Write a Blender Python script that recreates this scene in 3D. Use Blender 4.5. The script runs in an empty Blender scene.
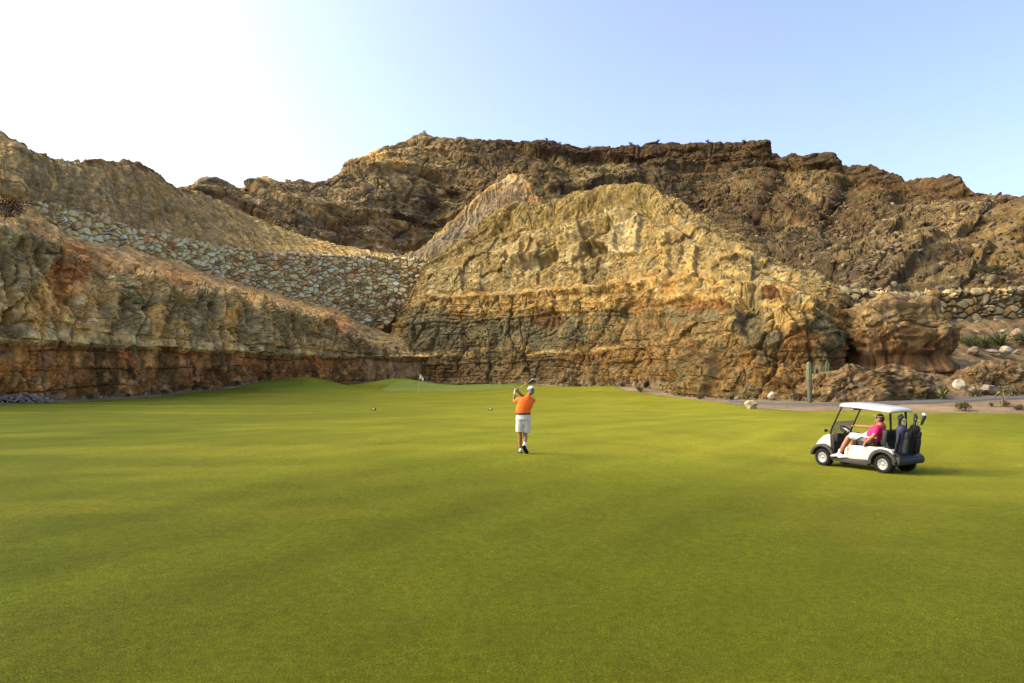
import bpy, bmesh, math, random
import numpy as np
from mathutils import Vector, Matrix
random.seed(7)
rng = np.random.default_rng(11)
scene = bpy.context.scene
COL = scene.collection
R = math.radians

# ------------------------------------------------------------------ camera numbers
FOC, CX, CY, EYE = 683.0, 512.0, 341.5, 2.3
PITCH = math.atan(32.5 / FOC)
CP, SP = math.cos(PITCH), math.sin(PITCH)

def P(px, py, Y):
    """world point at distance Y ahead on the sight line of a photo pixel"""
    px = np.asarray(px, float); py = np.asarray(py, float); Y = np.asarray(Y, float)
    a = (px - CX) / FOC; b = (CY - py) / FOC
    k = Y / (CP - b * SP)
    return np.stack([a * k, Y + 0 * k, EYE + (SP + b * CP) * k], -1)

def proj(V):
    x, y, z = V[..., 0], V[..., 1], V[..., 2] - EYE
    d = np.maximum(y * CP + z * SP, .1)
    u = -y * SP + z * CP
    return CX + FOC * x / d, CY - FOC * u / d

# ------------------------------------------------------------------ noise
def _h(ix, iy, iz, s):
    h = (ix.astype(np.uint32) * np.uint32(374761393)) ^ (iy.astype(np.uint32) * np.uint32(668265263)) ^ (iz.astype(np.uint32) * np.uint32(2147483647 - 58)) ^ np.uint32((s * 2654435761) & 0xffffffff)
    h = (h ^ (h >> np.uint32(13))) * np.uint32(1274126177)
    h = (h ^ (h >> np.uint32(15))) * np.uint32(2246822519)
    return h ^ (h >> np.uint32(16))

_G = np.array([[1,1,0],[-1,1,0],[1,-1,0],[-1,-1,0],[1,0,1],[-1,0,1],[1,0,-1],[-1,0,-1],[0,1,1],[0,-1,1],[0,1,-1],[0,-1,-1],[1,1,0],[-1,1,0],[0,-1,1],[0,-1,-1]], np.float32)

def perlin(p, s=0):
    p = np.asarray(p, np.float32)
    sh = p.shape[:-1]; p = p.reshape(-1, 3)
    i = np.floor(p); f = p - i; i = i.astype(np.int32)
    w = f * f * f * (f * (f * 6 - 15) + 10)
    out = 0
    for dx in (0, 1):
        wx = w[:, 0] if dx else 1 - w[:, 0]
        for dy in (0, 1):
            wy = w[:, 1] if dy else 1 - w[:, 1]
            for dz in (0, 1):
                wz = w[:, 2] if dz else 1 - w[:, 2]
                g = _G[_h(i[:, 0] + dx, i[:, 1] + dy, i[:, 2] + dz, s) & np.uint32(15)]
                out = out + wx * wy * wz * (g[:, 0] * (f[:, 0] - dx) + g[:, 1] * (f[:, 1] - dy) + g[:, 2] * (f[:, 2] - dz))
    return out.reshape(sh)

def fbm(p, n=4, s=0, gain=.5, lac=2.03):
    a, t, q = 1.0, 0.0, np.asarray(p, np.float32)
    for k in range(n):
        t = t + a * perlin(q, s + k * 17); a *= gain; q = q * lac + 11.3
    return t

def ridged(p, n=4, s=0, gain=.5):
    a, t, q = 1.0, 0.0, np.asarray(p, np.float32)
    for k in range(n):
        t = t + a * (1 - 2.2 * np.abs(perlin(q, s + k * 17))); a *= gain; q = q * 2.07 + 5.1
    return t * .5

def worley(p, s=0):
    p = np.asarray(p, np.float32); sh = p.shape[:-1]; p = p.reshape(-1, 3)
    i = np.floor(p).astype(np.int32); f = p - i
    F1 = np.full(len(p), 9., np.float32); F2 = F1.copy(); ID = np.zeros(len(p), np.uint32); PL = np.zeros(len(p), np.float32)
    for dx in (-1, 0, 1):
        for dy in (-1, 0, 1):
            for dz in (-1, 0, 1):
                h = _h(i[:, 0] + dx, i[:, 1] + dy, i[:, 2] + dz, s)
                ax = (h & np.uint32(1023)).astype(np.float32) / 1023; ay = ((h >> np.uint32(10)) & np.uint32(1023)).astype(np.float32) / 1023
                az = ((h >> np.uint32(20)) & np.uint32(1023)).astype(np.float32) / 1023
                ux, uy, uz = dx + ax - f[:, 0], dy + ay - f[:, 1], dz + az - f[:, 2]
                d = ux * ux + uy * uy + uz * uz
                c = d < F1
                k = (h * np.uint32(747796405)) ^ (h >> np.uint32(7))
                gx = (k & np.uint32(255)).astype(np.float32) / 127.5 - 1; gy = ((k >> np.uint32(8)) & np.uint32(255)).astype(np.float32) / 127.5 - 1; gz_ = ((k >> np.uint32(16)) & np.uint32(255)).astype(np.float32) / 127.5 - 1
                PL = np.where(c, ux * gx + uy * gy + uz * gz_, PL)
                F2 = np.where(c, F1, np.minimum(F2, d)); F1 = np.where(c, d, F1); ID = np.where(c, h, ID)
    r = ((ID * np.uint32(2654435761)) >> np.uint32(8)).astype(np.float32) / float(1 << 24)
    return np.sqrt(F1).reshape(sh), np.sqrt(F2).reshape(sh), r.reshape(sh), PL.reshape(sh)

def sstep(a, b, x):
    t = np.clip((x - a) / (b - a), 0, 1); return t * t * (3 - 2 * t)

def strata(z, h, s, sharp=.35):
    """random offset per bed, with a quick step between beds"""
    q = z / h; i = np.floor(q).astype(np.int64); f = q - i
    tab = np.random.default_rng(s).random(4096)
    w = sstep(1 - sharp, 1, f)
    return tab[i % 4096] * (1 - w) + tab[(i + 1) % 4096] * w

def mix(c, d, m):
    m = np.clip(m, 0, 1)[..., None]; return c * (1 - m) + np.asarray(d) * m

def patch(px, py, x, y, rx, ry, nz, amt=.5, soft=.35):
    d = np.sqrt(((px - x) / rx) ** 2 + ((py - y) / ry) ** 2)
    return sstep(0, soft, 1 - d + amt * nz)

# ------------------------------------------------------------------ mesh helpers
def link(name, me, mat=None, parent=None):
    o = bpy.data.objects.new(name, me); COL.objects.link(o)
    if mat is not None:
        for m in (mat if isinstance(mat, (list, tuple)) else [mat]): me.materials.append(m)
    if parent is not None: o.parent = parent
    return o

def tag(o, label=None, cat=None, group=None, kind=None):
    if label: o['label'] = label
    if cat: o['category'] = cat
    if group: o['group'] = group
    if kind: o['kind'] = kind
    return o

def empty(name, loc=(0, 0, 0), rz=0, label=None, cat=None, group=None):
    o = bpy.data.objects.new(name, None); COL.objects.link(o)
    o.location = loc; o.rotation_euler = (0, 0, rz); o.empty_display_size = .2
    return tag(o, label, cat, group)

def raw_mesh(name, V, F, col=None, smooth=True):
    """F: int array (n,4) or (n,3)"""
    V = np.asarray(V, np.float32).reshape(-1, 3); F = np.asarray(F, np.int32)
    me = bpy.data.meshes.new(name); n, k = F.shape
    me.vertices.add(len(V)); me.vertices.foreach_set('co', V.ravel())
    me.loops.add(n * k); me.loops.foreach_set('vertex_index', F.ravel())
    me.polygons.add(n); me.polygons.foreach_set('loop_start', np.arange(0, n * k, k, dtype=np.int32))
    me.polygons.foreach_set('use_smooth', np.full(n, smooth, bool))
    if col is not None:
        c = np.ones((len(V), 4), np.float32); c[:, :3] = np.asarray(col).reshape(-1, 3)
        at = me.color_attributes.new('tint', 'FLOAT_COLOR', 'POINT'); at.data.foreach_set('color', c.ravel())
    me.update(calc_edges=True); me.validate()
    return me

def grid_faces(n, m):
    i = np.arange(n * m).reshape(n, m)
    return np.stack([i[:-1, :-1], i[1:, :-1], i[1:, 1:], i[:-1, 1:]], -1).reshape(-1, 4)

# ------------------------------------------------------------------ materials
def new_mat(name):
    m = bpy.data.materials.new(name); m.use_nodes = True
    nt = m.node_tree; nt.nodes.clear()
    o = nt.nodes.new('ShaderNodeOutputMaterial'); b = nt.nodes.new('ShaderNodeBsdfPrincipled')
    nt.links.new(b.outputs[0], o.inputs[0])
    return m, nt, b

def node(nt, t, **kw):
    n = nt.nodes.new(t)
    for k, v in kw.items():
        if k.startswith('i_'): n.inputs[k[2:].replace('_', ' ')].default_value = v
        else: setattr(n, k, v)
    return n

def plain(name, col, rough=.6, metal=0, spec=.5, var=.12, scale=30, bump=0, coat=0):
    m, nt, b = new_mat(name); L = nt.links.new
    b.inputs['Roughness'].default_value = rough; b.inputs['Metallic'].default_value = metal
    b.inputs['Specular IOR Level'].default_value = spec; b.inputs['Coat Weight'].default_value = coat
    tc = node(nt, 'ShaderNodeTexCoord'); nz = node(nt, 'ShaderNodeTexNoise', i_Scale=scale, i_Detail=5.0)
    L(tc.outputs['Object'], nz.inputs['Vector'])
    r = node(nt, 'ShaderNodeMapRange'); r.inputs[1].default_value = .25; r.inputs[2].default_value = .75
    r.inputs[3].default_value = 1 - var; r.inputs[4].default_value = 1 + var
    L(nz.outputs['Fac'], r.inputs[0])
    mx = node(nt, 'ShaderNodeMix', data_type='RGBA', blend_type='MULTIPLY'); mx.inputs[0].default_value = 1
    mx.inputs[6].default_value = (*col, 1); L(r.outputs[0], mx.inputs[7]); L(mx.outputs[2], b.inputs['Base Color'])
    if bump:
        bp = node(nt, 'ShaderNodeBump', i_Strength=.6, i_Distance=bump); L(nz.outputs['Fac'], bp.inputs['Height']); L(bp.outputs[0], b.inputs['Normal'])
    return m

def tinted(name, rough=.92, var=.42, s1=.55, s2=2.6, bump=.12, bscale=2.2, spec=.06):
    """rock and earth: colour from the surface's own mineral tint, broken up by noise"""
    m, nt, b = new_mat(name); L = nt.links.new
    b.inputs['Roughness'].default_value = rough; b.inputs['Specular IOR Level'].default_value = spec
    at = node(nt, 'ShaderNodeAttribute', attribute_name='tint')
    tc = node(nt, 'ShaderNodeTexCoord')
    n1 = node(nt, 'ShaderNodeTexNoise', i_Scale=s1, i_Detail=9.0, i_Roughness=.78); L(tc.outputs['Object'], n1.inputs['Vector'])
    n2 = node(nt, 'ShaderNodeTexNoise', i_Scale=s2, i_Detail=6.0, i_Roughness=.75); L(tc.outputs['Object'], n2.inputs['Vector'])
    ad = node(nt, 'ShaderNodeMath', operation='ADD'); L(n1.outputs['Fac'], ad.inputs[0]); L(n2.outputs['Fac'], ad.inputs[1])
    r = node(nt, 'ShaderNodeMapRange'); r.inputs[1].default_value = .78; r.inputs[2].default_value = 1.22
    r.inputs[3].default_value = 1 - var; r.inputs[4].default_value = 1 + var; L(ad.outputs[0], r.inputs[0])
    mx = node(nt, 'ShaderNodeMix', data_type='RGBA', blend_type='MULTIPLY'); mx.inputs[0].default_value = 1
    L(at.outputs['Color'], mx.inputs[6]); L(r.outputs[0], mx.inputs[7]); L(mx.outputs[2], b.inputs['Base Color'])
    if bump:
        n3 = node(nt, 'ShaderNodeTexNoise', i_Scale=bscale, i_Detail=8.0, i_Roughness=.7); L(tc.outputs['Object'], n3.inputs['Vector'])
        bp = node(nt, 'ShaderNodeBump', i_Strength=.9, i_Distance=bump); L(n3.outputs['Fac'], bp.inputs['Height']); L(bp.outputs[0], b.inputs['Normal'])
    return m

ROCK = tinted('weathered_rock', bump=.25, bscale=1.6)
EARTH = tinted('dry_earth', var=.28, bump=.12, bscale=3)
STONE = tinted('field_stone', var=.25, s1=2.5, s2=11, bump=.05, bscale=9)
# ------------------------------------------------------------------ ground height
_gp = [(0,0,0),(-6,3,0),(6,3,0),(0,8,0.02),(0,-20,0),(-60,-30,0),(60,-30,0),(15,10,-.1),(-15,10,0),(-80,20,0),(80,20,-.6)]
for a in [(524,453,18.4),(885,472.8,17),(824.5,466,18.43),(900,428,30),(40,431,27),(260,402,60),(373,410.5,45),(490,410.5,45),(700,415,45),
          (0,402,58),(100,398,68),(150,394.5,76),(200,389.5,85),(240,388,92),(300,387,104),(345,387.5,105),
          (512,396,75),(512,391,88),(560,387.5,98),(600,387,92),(620,389.5,87),(650,393,79),(690,399,69),(760,408.5,54),(860,411.5,50),(1024,414,48),
          (820,404.5,56),(900,402,57),(1000,399.5,57),(1100,398,60),(-200,408,45),(720,397,72),(660,386,92),
          (440,389,100),(400,388,104),(500,386.5,103),(380,387,122),(440,386,118),(560,385.5,112)]:
    _gp.append(tuple(P(*a)))
_gp = np.array(_gp, float)
def _U(r2): return np.where(r2 > 1e-9, r2 * np.log(np.maximum(r2, 1e-9)), 0)
def _tps_fit():
    n = len(_gp); S = _gp[:, :2] / 50
    r2 = ((S[:, None] - S[None]) ** 2).sum(-1)
    A = np.zeros((n + 3, n + 3)); A[:n, :n] = _U(r2) + np.eye(n) * 2e-3
    Q = np.c_[np.ones(n), S]; A[:n, n:] = Q; A[n:, :n] = Q.T
    return np.linalg.solve(A, np.r_[_gp[:, 2], 0, 0, 0]), S
_tw, _ts = _tps_fit()
_mounds = []
for (px, py, Y, amp, sx, sy) in [(312,381.5,99,1.3,4.6,4.5),(266,384,95,.85,6.5,5),(398,380.2,107,1.4,5.6,3.6),(350,386,110,.35,4,3),(520,384.3,108,.35,11,2.5)]:
    p = P(px, py, Y); _mounds.append((p[0], p[1], amp, sx, sy))
def gz(x, y):
    x = np.asarray(x, float); y = np.asarray(y, float); sh = x.shape
    xx = np.clip(x.ravel(), -110, 110); yy = np.clip(y.ravel(), -40, 140)
    z = np.zeros(len(xx))
    for k in range(0, len(xx), 60000):
        s = np.c_[xx[k:k+60000], yy[k:k+60000]] / 50; n = len(_ts)
        r2 = ((s[:, None] - _ts[None]) ** 2).sum(-1)
        z[k:k+60000] = _U(r2) @ _tw[:n] + _tw[n] + s @ _tw[n+1:]
    for (mx_, my_, a, sx, sy) in _mounds:
        z += a * np.exp(-((xx - mx_) / sx) ** 2 - ((yy - my_) / sy) ** 2)
    return z.reshape(sh)

# fairway edge: distance from the camera along every bearing
_edge = [(-300,38),(-100,45),(0,53.5),(60,58.5),(110,65),(150,71),(190,79.5),(230,87.5),(300,103),(345,112),(380,117),(440,113),(500,110),(560,103),(598,97),(611,94),(617,91),(625,84.5),(650,77.5),(690,68.5),(725,60.5),(760,53.5),(800,51),(860,50),(1024,48),(1200,45),(1500,40)]
_et = [math.atan2((px - CX) / FOC, 1) for px, Y in _edge]; _er = [Y * math.hypot(1, (px - CX) / FOC) for px, Y in _edge]
_et = [-math.pi, -2.2, -1.4] + _et + [1.4, 2.2, math.pi]; _er = [45, 45, 48] + _er + [50, 45, 45]

# base ground: earth, far past everything
def base_ground():
    xs = np.r_[-4000, -1500, -600, -300, np.arange(-140, 141, 1.6), 300, 600, 1500, 4000]
    ys = np.r_[-4000, -1500, -500, -150, np.arange(-50, 40, 3.0), np.arange(40, 170, .9), 250, 500, 1500, 4000]
    X, Y = np.meshgrid(xs, ys, indexing='ij'); tb = np.arctan2(X, Y); ins = np.interp(tb, _et, _er) - np.hypot(X, Y)
    Z = gz(X, Y) - .035 - .5 * sstep(.8, 3, ins)
    V = np.stack([X, Y, Z], -1)
    nz = fbm(V / 9, 4, 3); V[..., 2] += np.where((np.abs(X) < 130) & (Y > 30) & (Y < 165), .06 * fbm(V / 2.2, 3, 5), 0)
    c = np.zeros_like(V) + np.array((.20, .142, .075))
    c = mix(c, (.15, .11, .065), sstep(-.1, .3, nz)); c = mix(c, (.25, .18, .095), sstep(.15, .5, fbm(V / 5, 3, 8)))
    # grey rubble under the left cliff
    px, py = proj(V)
    c = mix(c, (.20, .17, .13), patch(px, py, 20, 402, 45, 8, nz, .3) * (Y > 30))
    me = raw_mesh('ground', V, grid_faces(*X.shape), c)
    tag(link('ground', me, EARTH), 'bare sandy earth between the fairway and the rock walls', kind='structure')
base_ground()

# turf: polar sheet that ends exactly on the fairway edge
def turf_material():
    m, nt, b = new_mat('mown_turf'); L = nt.links.new
    b.inputs['Roughness'].default_value = .85; b.inputs['Specular IOR Level'].default_value = .03
    b.inputs['Sheen Weight'].default_value = TURF_SHEEN; b.inputs['Sheen Roughness'].default_value = .45
    b.inputs['Sheen Tint'].default_value = (.95, .9, .15, 1)
    at = node(nt, 'ShaderNodeAttribute', attribute_name='tint'); tc = node(nt, 'ShaderNodeTexCoord')
    fine = node(nt, 'ShaderNodeTexNoise', i_Scale=75.0, i_Detail=5.0, i_Roughness=.75); L(tc.outputs['Object'], fine.inputs['Vector'])
    mid = node(nt, 'ShaderNodeTexNoise', i_Scale=9.0, i_Detail=5.0, i_Roughness=.7); L(tc.outputs['Object'], mid.inputs['Vector'])
    big = node(nt, 'ShaderNodeTexNoise', i_Scale=.7, i_Detail=6.0, i_Roughness=.6); L(tc.outputs['Object'], big.inputs['Vector'])
    def rng_(n, lo, hi, a=.3, z=.7):
        r = node(nt, 'ShaderNodeMapRange'); r.inputs[1].default_value = a; r.inputs[2].default_value = z
        r.inputs[3].default_value = lo; r.inputs[4].default_value = hi; L(n.outputs['Fac'], r.inputs[0]); return r
    c = at.outputs['Color']
    for r in (rng_(fine, .3, 1.9, .36, .66), rng_(mid, .72, 1.28), rng_(big, .88, 1.12)):
        mx = node(nt, 'ShaderNodeMix', data_type='RGBA', blend_type='MULTIPLY'); mx.inputs[0].default_value = 1
        L(c, mx.inputs[6]); L(r.outputs[0], mx.inputs[7]); c = mx.outputs[2]
    # straw flecks
    fl = node(nt, 'ShaderNodeTexNoise', i_Scale=48.0, i_Detail=3.0, i_Roughness=.8); L(tc.outputs['Object'], fl.inputs['Vector'])
    rf = rng_(fl, 0, .55, .58, .74)
    mx = node(nt, 'ShaderNodeMix', data_type='RGBA'); L(rf.outputs[0], mx.inputs[0]); L(c, mx.inputs[6]); mx.inputs[7].default_value = (.13, .115, .006, 1)
    L(mx.outputs[2], b.inputs['Base Color'])
    bp = node(nt, 'ShaderNodeBump', i_Strength=.8, i_Distance=.02); L(fine.outputs['Fac'], bp.inputs['Height']); L(bp.outputs[0], b.inputs['Normal'])
    return m
TURF_SHEEN = .06
TURF = turf_material()

def turf_tint(V):
    x, y = V[..., 0], V[..., 1]
    p = np.stack([x, y, 0 * x], -1)
    n1 = fbm(p / 14, 4, 41); n2 = fbm(p / 4.5, 4, 43); n3 = fbm(np.stack([x * .25 + y * .02, y * .9, 0 * x], -1) / 3.2, 4, 47)
    c = np.zeros(V.shape) + np.array((.059, .070, .003))
    # yellow swathe through the middle of the fairway, darker and greener at the left and in the near corners
    yel = np.exp(-((x - 6 - .12 * y) / (9 + .26 * y)) ** 2) * sstep(9, 22, y)
    c = mix(c, (.170, .168, .011), .95 * yel + .30 * n1)
    c = mix(c, (.045, .056, .0022), sstep(.0, .5, n1 + .35 * n2) * .28)
    c = mix(c, (.050, .066, .0022), sstep(-.30, -.8, x / (y + 4) + .1 * n2 + .05 * n1) * .9)
    c = mix(c, (.185, .165, .012), sstep(.1, .6, n3) * .35 * sstep(6, 14, y))
    c = mix(c, (.100, .092, .007), sstep(.12, .55, n2) * .35)
    a_ = x * .80 - y * .60; b_ = x * .60 + y * .80
    n4 = fbm(np.stack([a_ / 1.5, b_ / 16, 0 * x], -1), 3, 53)
    c = c * np.exp(.20 * n4)[..., None]; c = mix(c, c * (.86, .94, .85), sstep(.0, .45, fbm(np.stack([a_ / 9, b_ / 26, 0 * x], -1), 3, 57)) * .4)
    return c

def turf_relief(V):
    return .012 * fbm(V / 1.1, 3, 9) + .03 * fbm(V / 4.0, 2, 19) * sstep(4, 12, V[..., 1])

def fairway():
    th = np.r_[np.linspace(-math.pi, -.95, 90, endpoint=False), np.linspace(-.95, 1.0, 620), np.linspace(1.0, math.pi, 91)[1:]]
    Rm = np.interp(th, _et, _er)
    wob = fbm(np.stack([np.sin(th) * Rm / 3, np.cos(th) * Rm / 3, 0 * th], -1), 3, 71); wob[0] = wob[-1] = 0
    Rm = Rm + .35 * wob
    t = np.r_[0, np.geomspace(.02, 1, 330)]
    Rr = th[None] * 0 + t[:, None] * Rm[None]
    X = Rr * np.sin(th)[None]; Y = Rr * np.cos(th)[None]
    Z = gz(X, Y); V = np.stack([X, Y, Z], -1)
    V[..., 2] += turf_relief(V)
    c = turf_tint(V)
    px, py = proj(V)
    # longer dark rough on the mounds and behind the green
    rough = patch(px, py, 300, 386, 60, 6, V[..., 0] * 0) * (Y > 85)
    rough = np.maximum(rough, patch(px, py, 395, 382, 45, 4.5, V[..., 0] * 0) * (Y > 95)); rough = np.maximum(rough, patch(px, py, 520, 384, 110, 3.0, V[..., 0] * 0, soft=.6) * (Y > 98))
    c = mix(c, (.085, .118, .010), rough * .8)
    # turf lip: the sheet's rim drops to the earth
    rim = V[-1:].copy(); rim[..., 2] -= .25; V = np.concatenate([V, rim]); c = np.concatenate([c, c[-1:] * .75])
    me = raw_mesh('fairway', V, grid_faces(*V.shape[:2])[:, ::-1], c)
    tag(link('fairway', me, TURF), 'mown green and yellowish fairway turf', kind='structure')
fairway()

def blades():
    """short mown grass standing on the near fairway, thinning out with distance"""
    g = np.random.default_rng(5); n = 460000
    r = 3.2 + 11 * g.random(n) ** 1.6; th = g.uniform(-.86, .86, n)
    x, y = r * np.sin(th), r * np.cos(th); z = gz(x, y) - .004
    b = np.stack([x, y, z], -1); b[:, 2] += turf_relief(b + (0, 0, .004)); a = g.uniform(0, 2 * math.pi, n); w = .0020 + .00030 * r; h = g.uniform(.005, .012, n)
    u = np.stack([np.cos(a), np.sin(a), 0 * a], -1) * w[:, None]
    l = g.normal(0, 1.1, (n, 2)) * h[:, None]; tip = b + np.c_[l, h]
    V = np.stack([b - u, b + u, tip], 1); c = turf_tint(b) * np.exp(g.normal(.20, .46, (n, 1))) 
    straw = g.random(n) < .08; c[straw] = np.array((.17, .145, .03)) * g.uniform(.6, 1.3, (straw.sum(), 1))
    me = raw_mesh('grass', V.reshape(-1, 3), np.arange(3 * n).reshape(n, 3), np.repeat(c[:, None], 3, 1), smooth=False)
    m, nt, bs = new_mat('grass_blade'); bs.inputs['Roughness'].default_value = .7; bs.inputs['Specular IOR Level'].default_value = .1
    at = node(nt, 'ShaderNodeAttribute', attribute_name='tint'); nt.links.new(at.outputs['Color'], bs.inputs['Base Color'])
    tag(link('grass', me, m), 'short mown grass blades of the near fairway', 'grass', kind='stuff')
blades()

def green():
    # putting green round the flag, a shade bluer and striped by the mower
    c0 = P(450, 389.5, 98); n, m = 40, 160
    a = np.linspace(0, 2 * math.pi, m); r = np.linspace(0, 1, n)
    rx, ry = 10.6 + .8 * np.sin(3 * a + 1), 9.5 + .7 * np.sin(2 * a)
    X = c0[0] + r[:, None] * (rx * np.cos(a))[None]; Y = c0[1] + 1 + r[:, None] * (ry * np.sin(a))[None]
    V = np.stack([X, Y, gz(X, Y) + .05], -1)
    c = np.zeros(V.shape) + np.array((.10, .135, .025))
    st = (np.sin(Y * 1.35 + .1 * X) > 0) * 1.0
    c = mix(c, (.13, .165, .035), st * .6); c = mix(c, (.105, .13, .018), sstep(.0, .5, fbm(V / 4, 3, 77)) * .5)
    V[-1, :, 2] -= .12
    tag(link('putting_green', raw_mesh('putting_green', V, grid_faces(n, m), c), TURF), 'striped putting green around the flag', kind='structure')
green()

def cart_path():
    m, nt, b = new_mat('worn_asphalt'); L = nt.links.new
    b.inputs['Roughness'].default_value = .9; b.inputs['Specular IOR Level'].default_value = .08
    tc = node(nt, 'ShaderNodeTexCoord'); nz = node(nt, 'ShaderNodeTexNoise', i_Scale=3.0, i_Detail=8.0, i_Roughness=.7); L(tc.outputs['Object'], nz.inputs['Vector'])
    cr_ = node(nt, 'ShaderNodeValToRGB'); L(nz.outputs['Fac'], cr_.inputs[0])
    cr_.color_ramp.elements[0].position = .3; cr_.color_ramp.elements[0].color = (.070, .068, .064, 1)
    cr_.color_ramp.elements[1].position = .72; cr_.color_ramp.elements[1].color = (.13, .12, .105, 1); L(cr_.outputs[0], b.inputs['Base Color'])
    q = np.array([P(px, 400, Y)[:2] for px, Y in [(728,64),(745,61),(775,58.0),(830,56.0),(900,56.5),(960,57.5),(1030,59.5),(1150,63),(1400,68)]])
    t = np.linspace(0, len(q) - 1, 160); C = cr(q, t)
    d = np.gradient(C, axis=0); d /= np.linalg.norm(d, axis=1)[:, None]; nrm = np.c_[-d[:, 1], d[:, 0]]
    w = 1.2 * sstep(-.2, .8, t); off = np.array([-1.06, -1, -.6, 0, .6, 1, 1.06]); dz = np.array([-.10, .045, .06, .07, .06, .045, -.10])
    XY = C[:, None] + nrm[:, None] * (w[:, None] * off[None])[..., None]
    Z = gz(XY[..., 0], XY[..., 1]) + dz[None]
    V = np.concatenate([XY, Z[..., None]], -1)
    tag(link('cart_path', raw_mesh('cart_path', V, grid_faces(160, 7)[:, ::-1]), m), 'worn grey asphalt cart path behind the sandy verge', kind='structure')

def cr(Pts, t):
    """Catmull-Rom through rows of Pts at parameters t"""
    Pts = np.asarray(Pts, float); n = len(Pts)
    i = np.clip(np.floor(t).astype(int), 0, n - 2); f = (t - i).reshape((-1,) + (1,) * (Pts.ndim - 1))
    g = lambda k: Pts[np.clip(k, 0, n - 1)]
    p0 = np.where((i == 0).reshape(f.shape), 2 * g(i) - g(i + 1), g(i - 1)); p3 = np.where((i == n - 2).reshape(f.shape), 2 * g(i + 1) - g(i), g(i + 2)); p1, p2 = g(i), g(i + 1)
    return p1 + .5 * f * (p2 - p0 + f * (2 * p0 - 5 * p1 + 4 * p2 - p3 + f * (3 * (p1 - p2) + p3 - p0)))
cart_path()
# ------------------------------------------------------------------ rock sheets
def Pz(px, Y, z):
    a = (np.asarray(px, float) - CX) / FOC; Y = np.asarray(Y, float); z = np.asarray(z, float)
    return np.stack([a * (Y * CP + (z - EYE) * SP), Y + 0 * z, z + 0 * Y], -1)

def sheet(rows, nu, nvs, smooth_v=0):
    A = np.array([[np.asarray(p, float) for p in r] for r in rows])
    d = np.linalg.norm(np.diff(A[:, :, :2], axis=1), axis=-1)                # metres per column step
    px, py = proj(A); dp = np.abs(np.diff(px, axis=1))
    w = dp.mean(0) + .8 * d.mean(0) + 1e-3
    cum = np.r_[0, np.cumsum(w)]; tu = np.interp(np.linspace(0, cum[-1], nu), cum, np.arange(A.shape[1]))
    U = np.stack([cr(r, tu) for r in A])                                      # rows, nu, 3
    out, vv = [], []
    for k in range(len(rows) - 1):
        f = np.linspace(0, 1, nvs[k], endpoint=(k == len(rows) - 2))
        out.append(U[k][None] * (1 - f)[:, None, None] + U[k + 1][None] * f[:, None, None]); vv.append(k + f)
    V = np.concatenate(out); vv = np.concatenate(vv)
    for _ in range(smooth_v):
        V[1:-1] = .25 * V[:-2] + .5 * V[1:-1] + .25 * V[2:]
    N = np.cross(np.gradient(V, axis=1), np.gradient(V, axis=0)); N /= np.linalg.norm(N, axis=-1, keepdims=True) + 1e-9
    s = np.cumsum(np.r_[0, np.linalg.norm(np.diff(U.mean(0)[:, :2], axis=0), axis=1)])
    return V, N, vv[:, None] + 0 * V[..., 0], s[None] + 0 * V[..., 0]

def blur(a, n):
    for _ in range(n):
        a = a.copy(); a[1:-1] = (a[:-2] + a[1:-1] * 2 + a[2:]) / 4; a[:, 1:-1] = (a[:, :-2] + a[:, 1:-1] * 2 + a[:, 2:]) / 4
    return a

HUE = np.array((.86, .775, .585))
def mottle(V, col, sc):
    """mineral speckle and lichen: every rock colour is broken up at the size of a stone and of a fist"""
    a = fbm(V / sc, 3, 901); b = fbm(V / (sc * 3.1), 4, 902); e = fbm(V / (sc * 1.7), 3, 903)
    col = col * HUE * np.exp(.50 * a + .26 * b)[..., None]
    col = mix(col, col * (1.2, .93, .68), sstep(.05, .5, e) * .2); col = mix(col, col.mean(-1, keepdims=True) * (1.02, 1.0, .80), sstep(.05, .5, -e) * .4)
    return col

def finish(name, V, col, label, mat=ROCK, smooth=False, mot=.8, gain=(1, 1, 1)):
    col = mottle(V, col, mot) * np.array(gain)
    me = raw_mesh(name, V, grid_faces(*V.shape[:2])[:, ::-1], np.clip(col, .010, .8), smooth)
    return tag(link(name, me, mat), label, kind='structure')

Z3 = np.array
def fissures(V, sc, sd, zt=None, bed=1.2):
    """open joints: straight cracks between split blocks at two sizes, and parting lines between beds"""
    W = V + .06 * sc * np.stack([fbm(V / sc, 2, sd), fbm(V / sc, 2, sd + 1), fbm(V / sc, 2, sd + 2)], -1)
    f1, f2, _, _ = worley(W * np.array((1, 1, .4)) / (2.2 * sc), sd + 3); a = np.exp(-((f2 - f1) / .035) ** 2) * sstep(-.2, .15, fbm(V / (3 * sc), 2, sd + 4))
    f1, f2, _, _ = worley(W * np.array((1, 1, .8)) / (.9 * sc), sd + 5); b = np.exp(-((f2 - f1) / .06) ** 2) * sstep(-.1, .25, fbm(V / (2 * sc), 2, sd + 6))
    q = (V[..., 2] if zt is None else zt) / bed + .06 * fbm(V / sc, 3, sd + 7); f = np.abs(q - np.floor(q) - .5)
    l = np.exp(-(f / .04) ** 2) * sstep(-.1, .25, fbm(V * np.array((1, 1, 3)) / (4 * sc), 2, sd + 8))
    return np.maximum(a, .75 * l), b
CRK = (.085, .064, .040)
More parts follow.
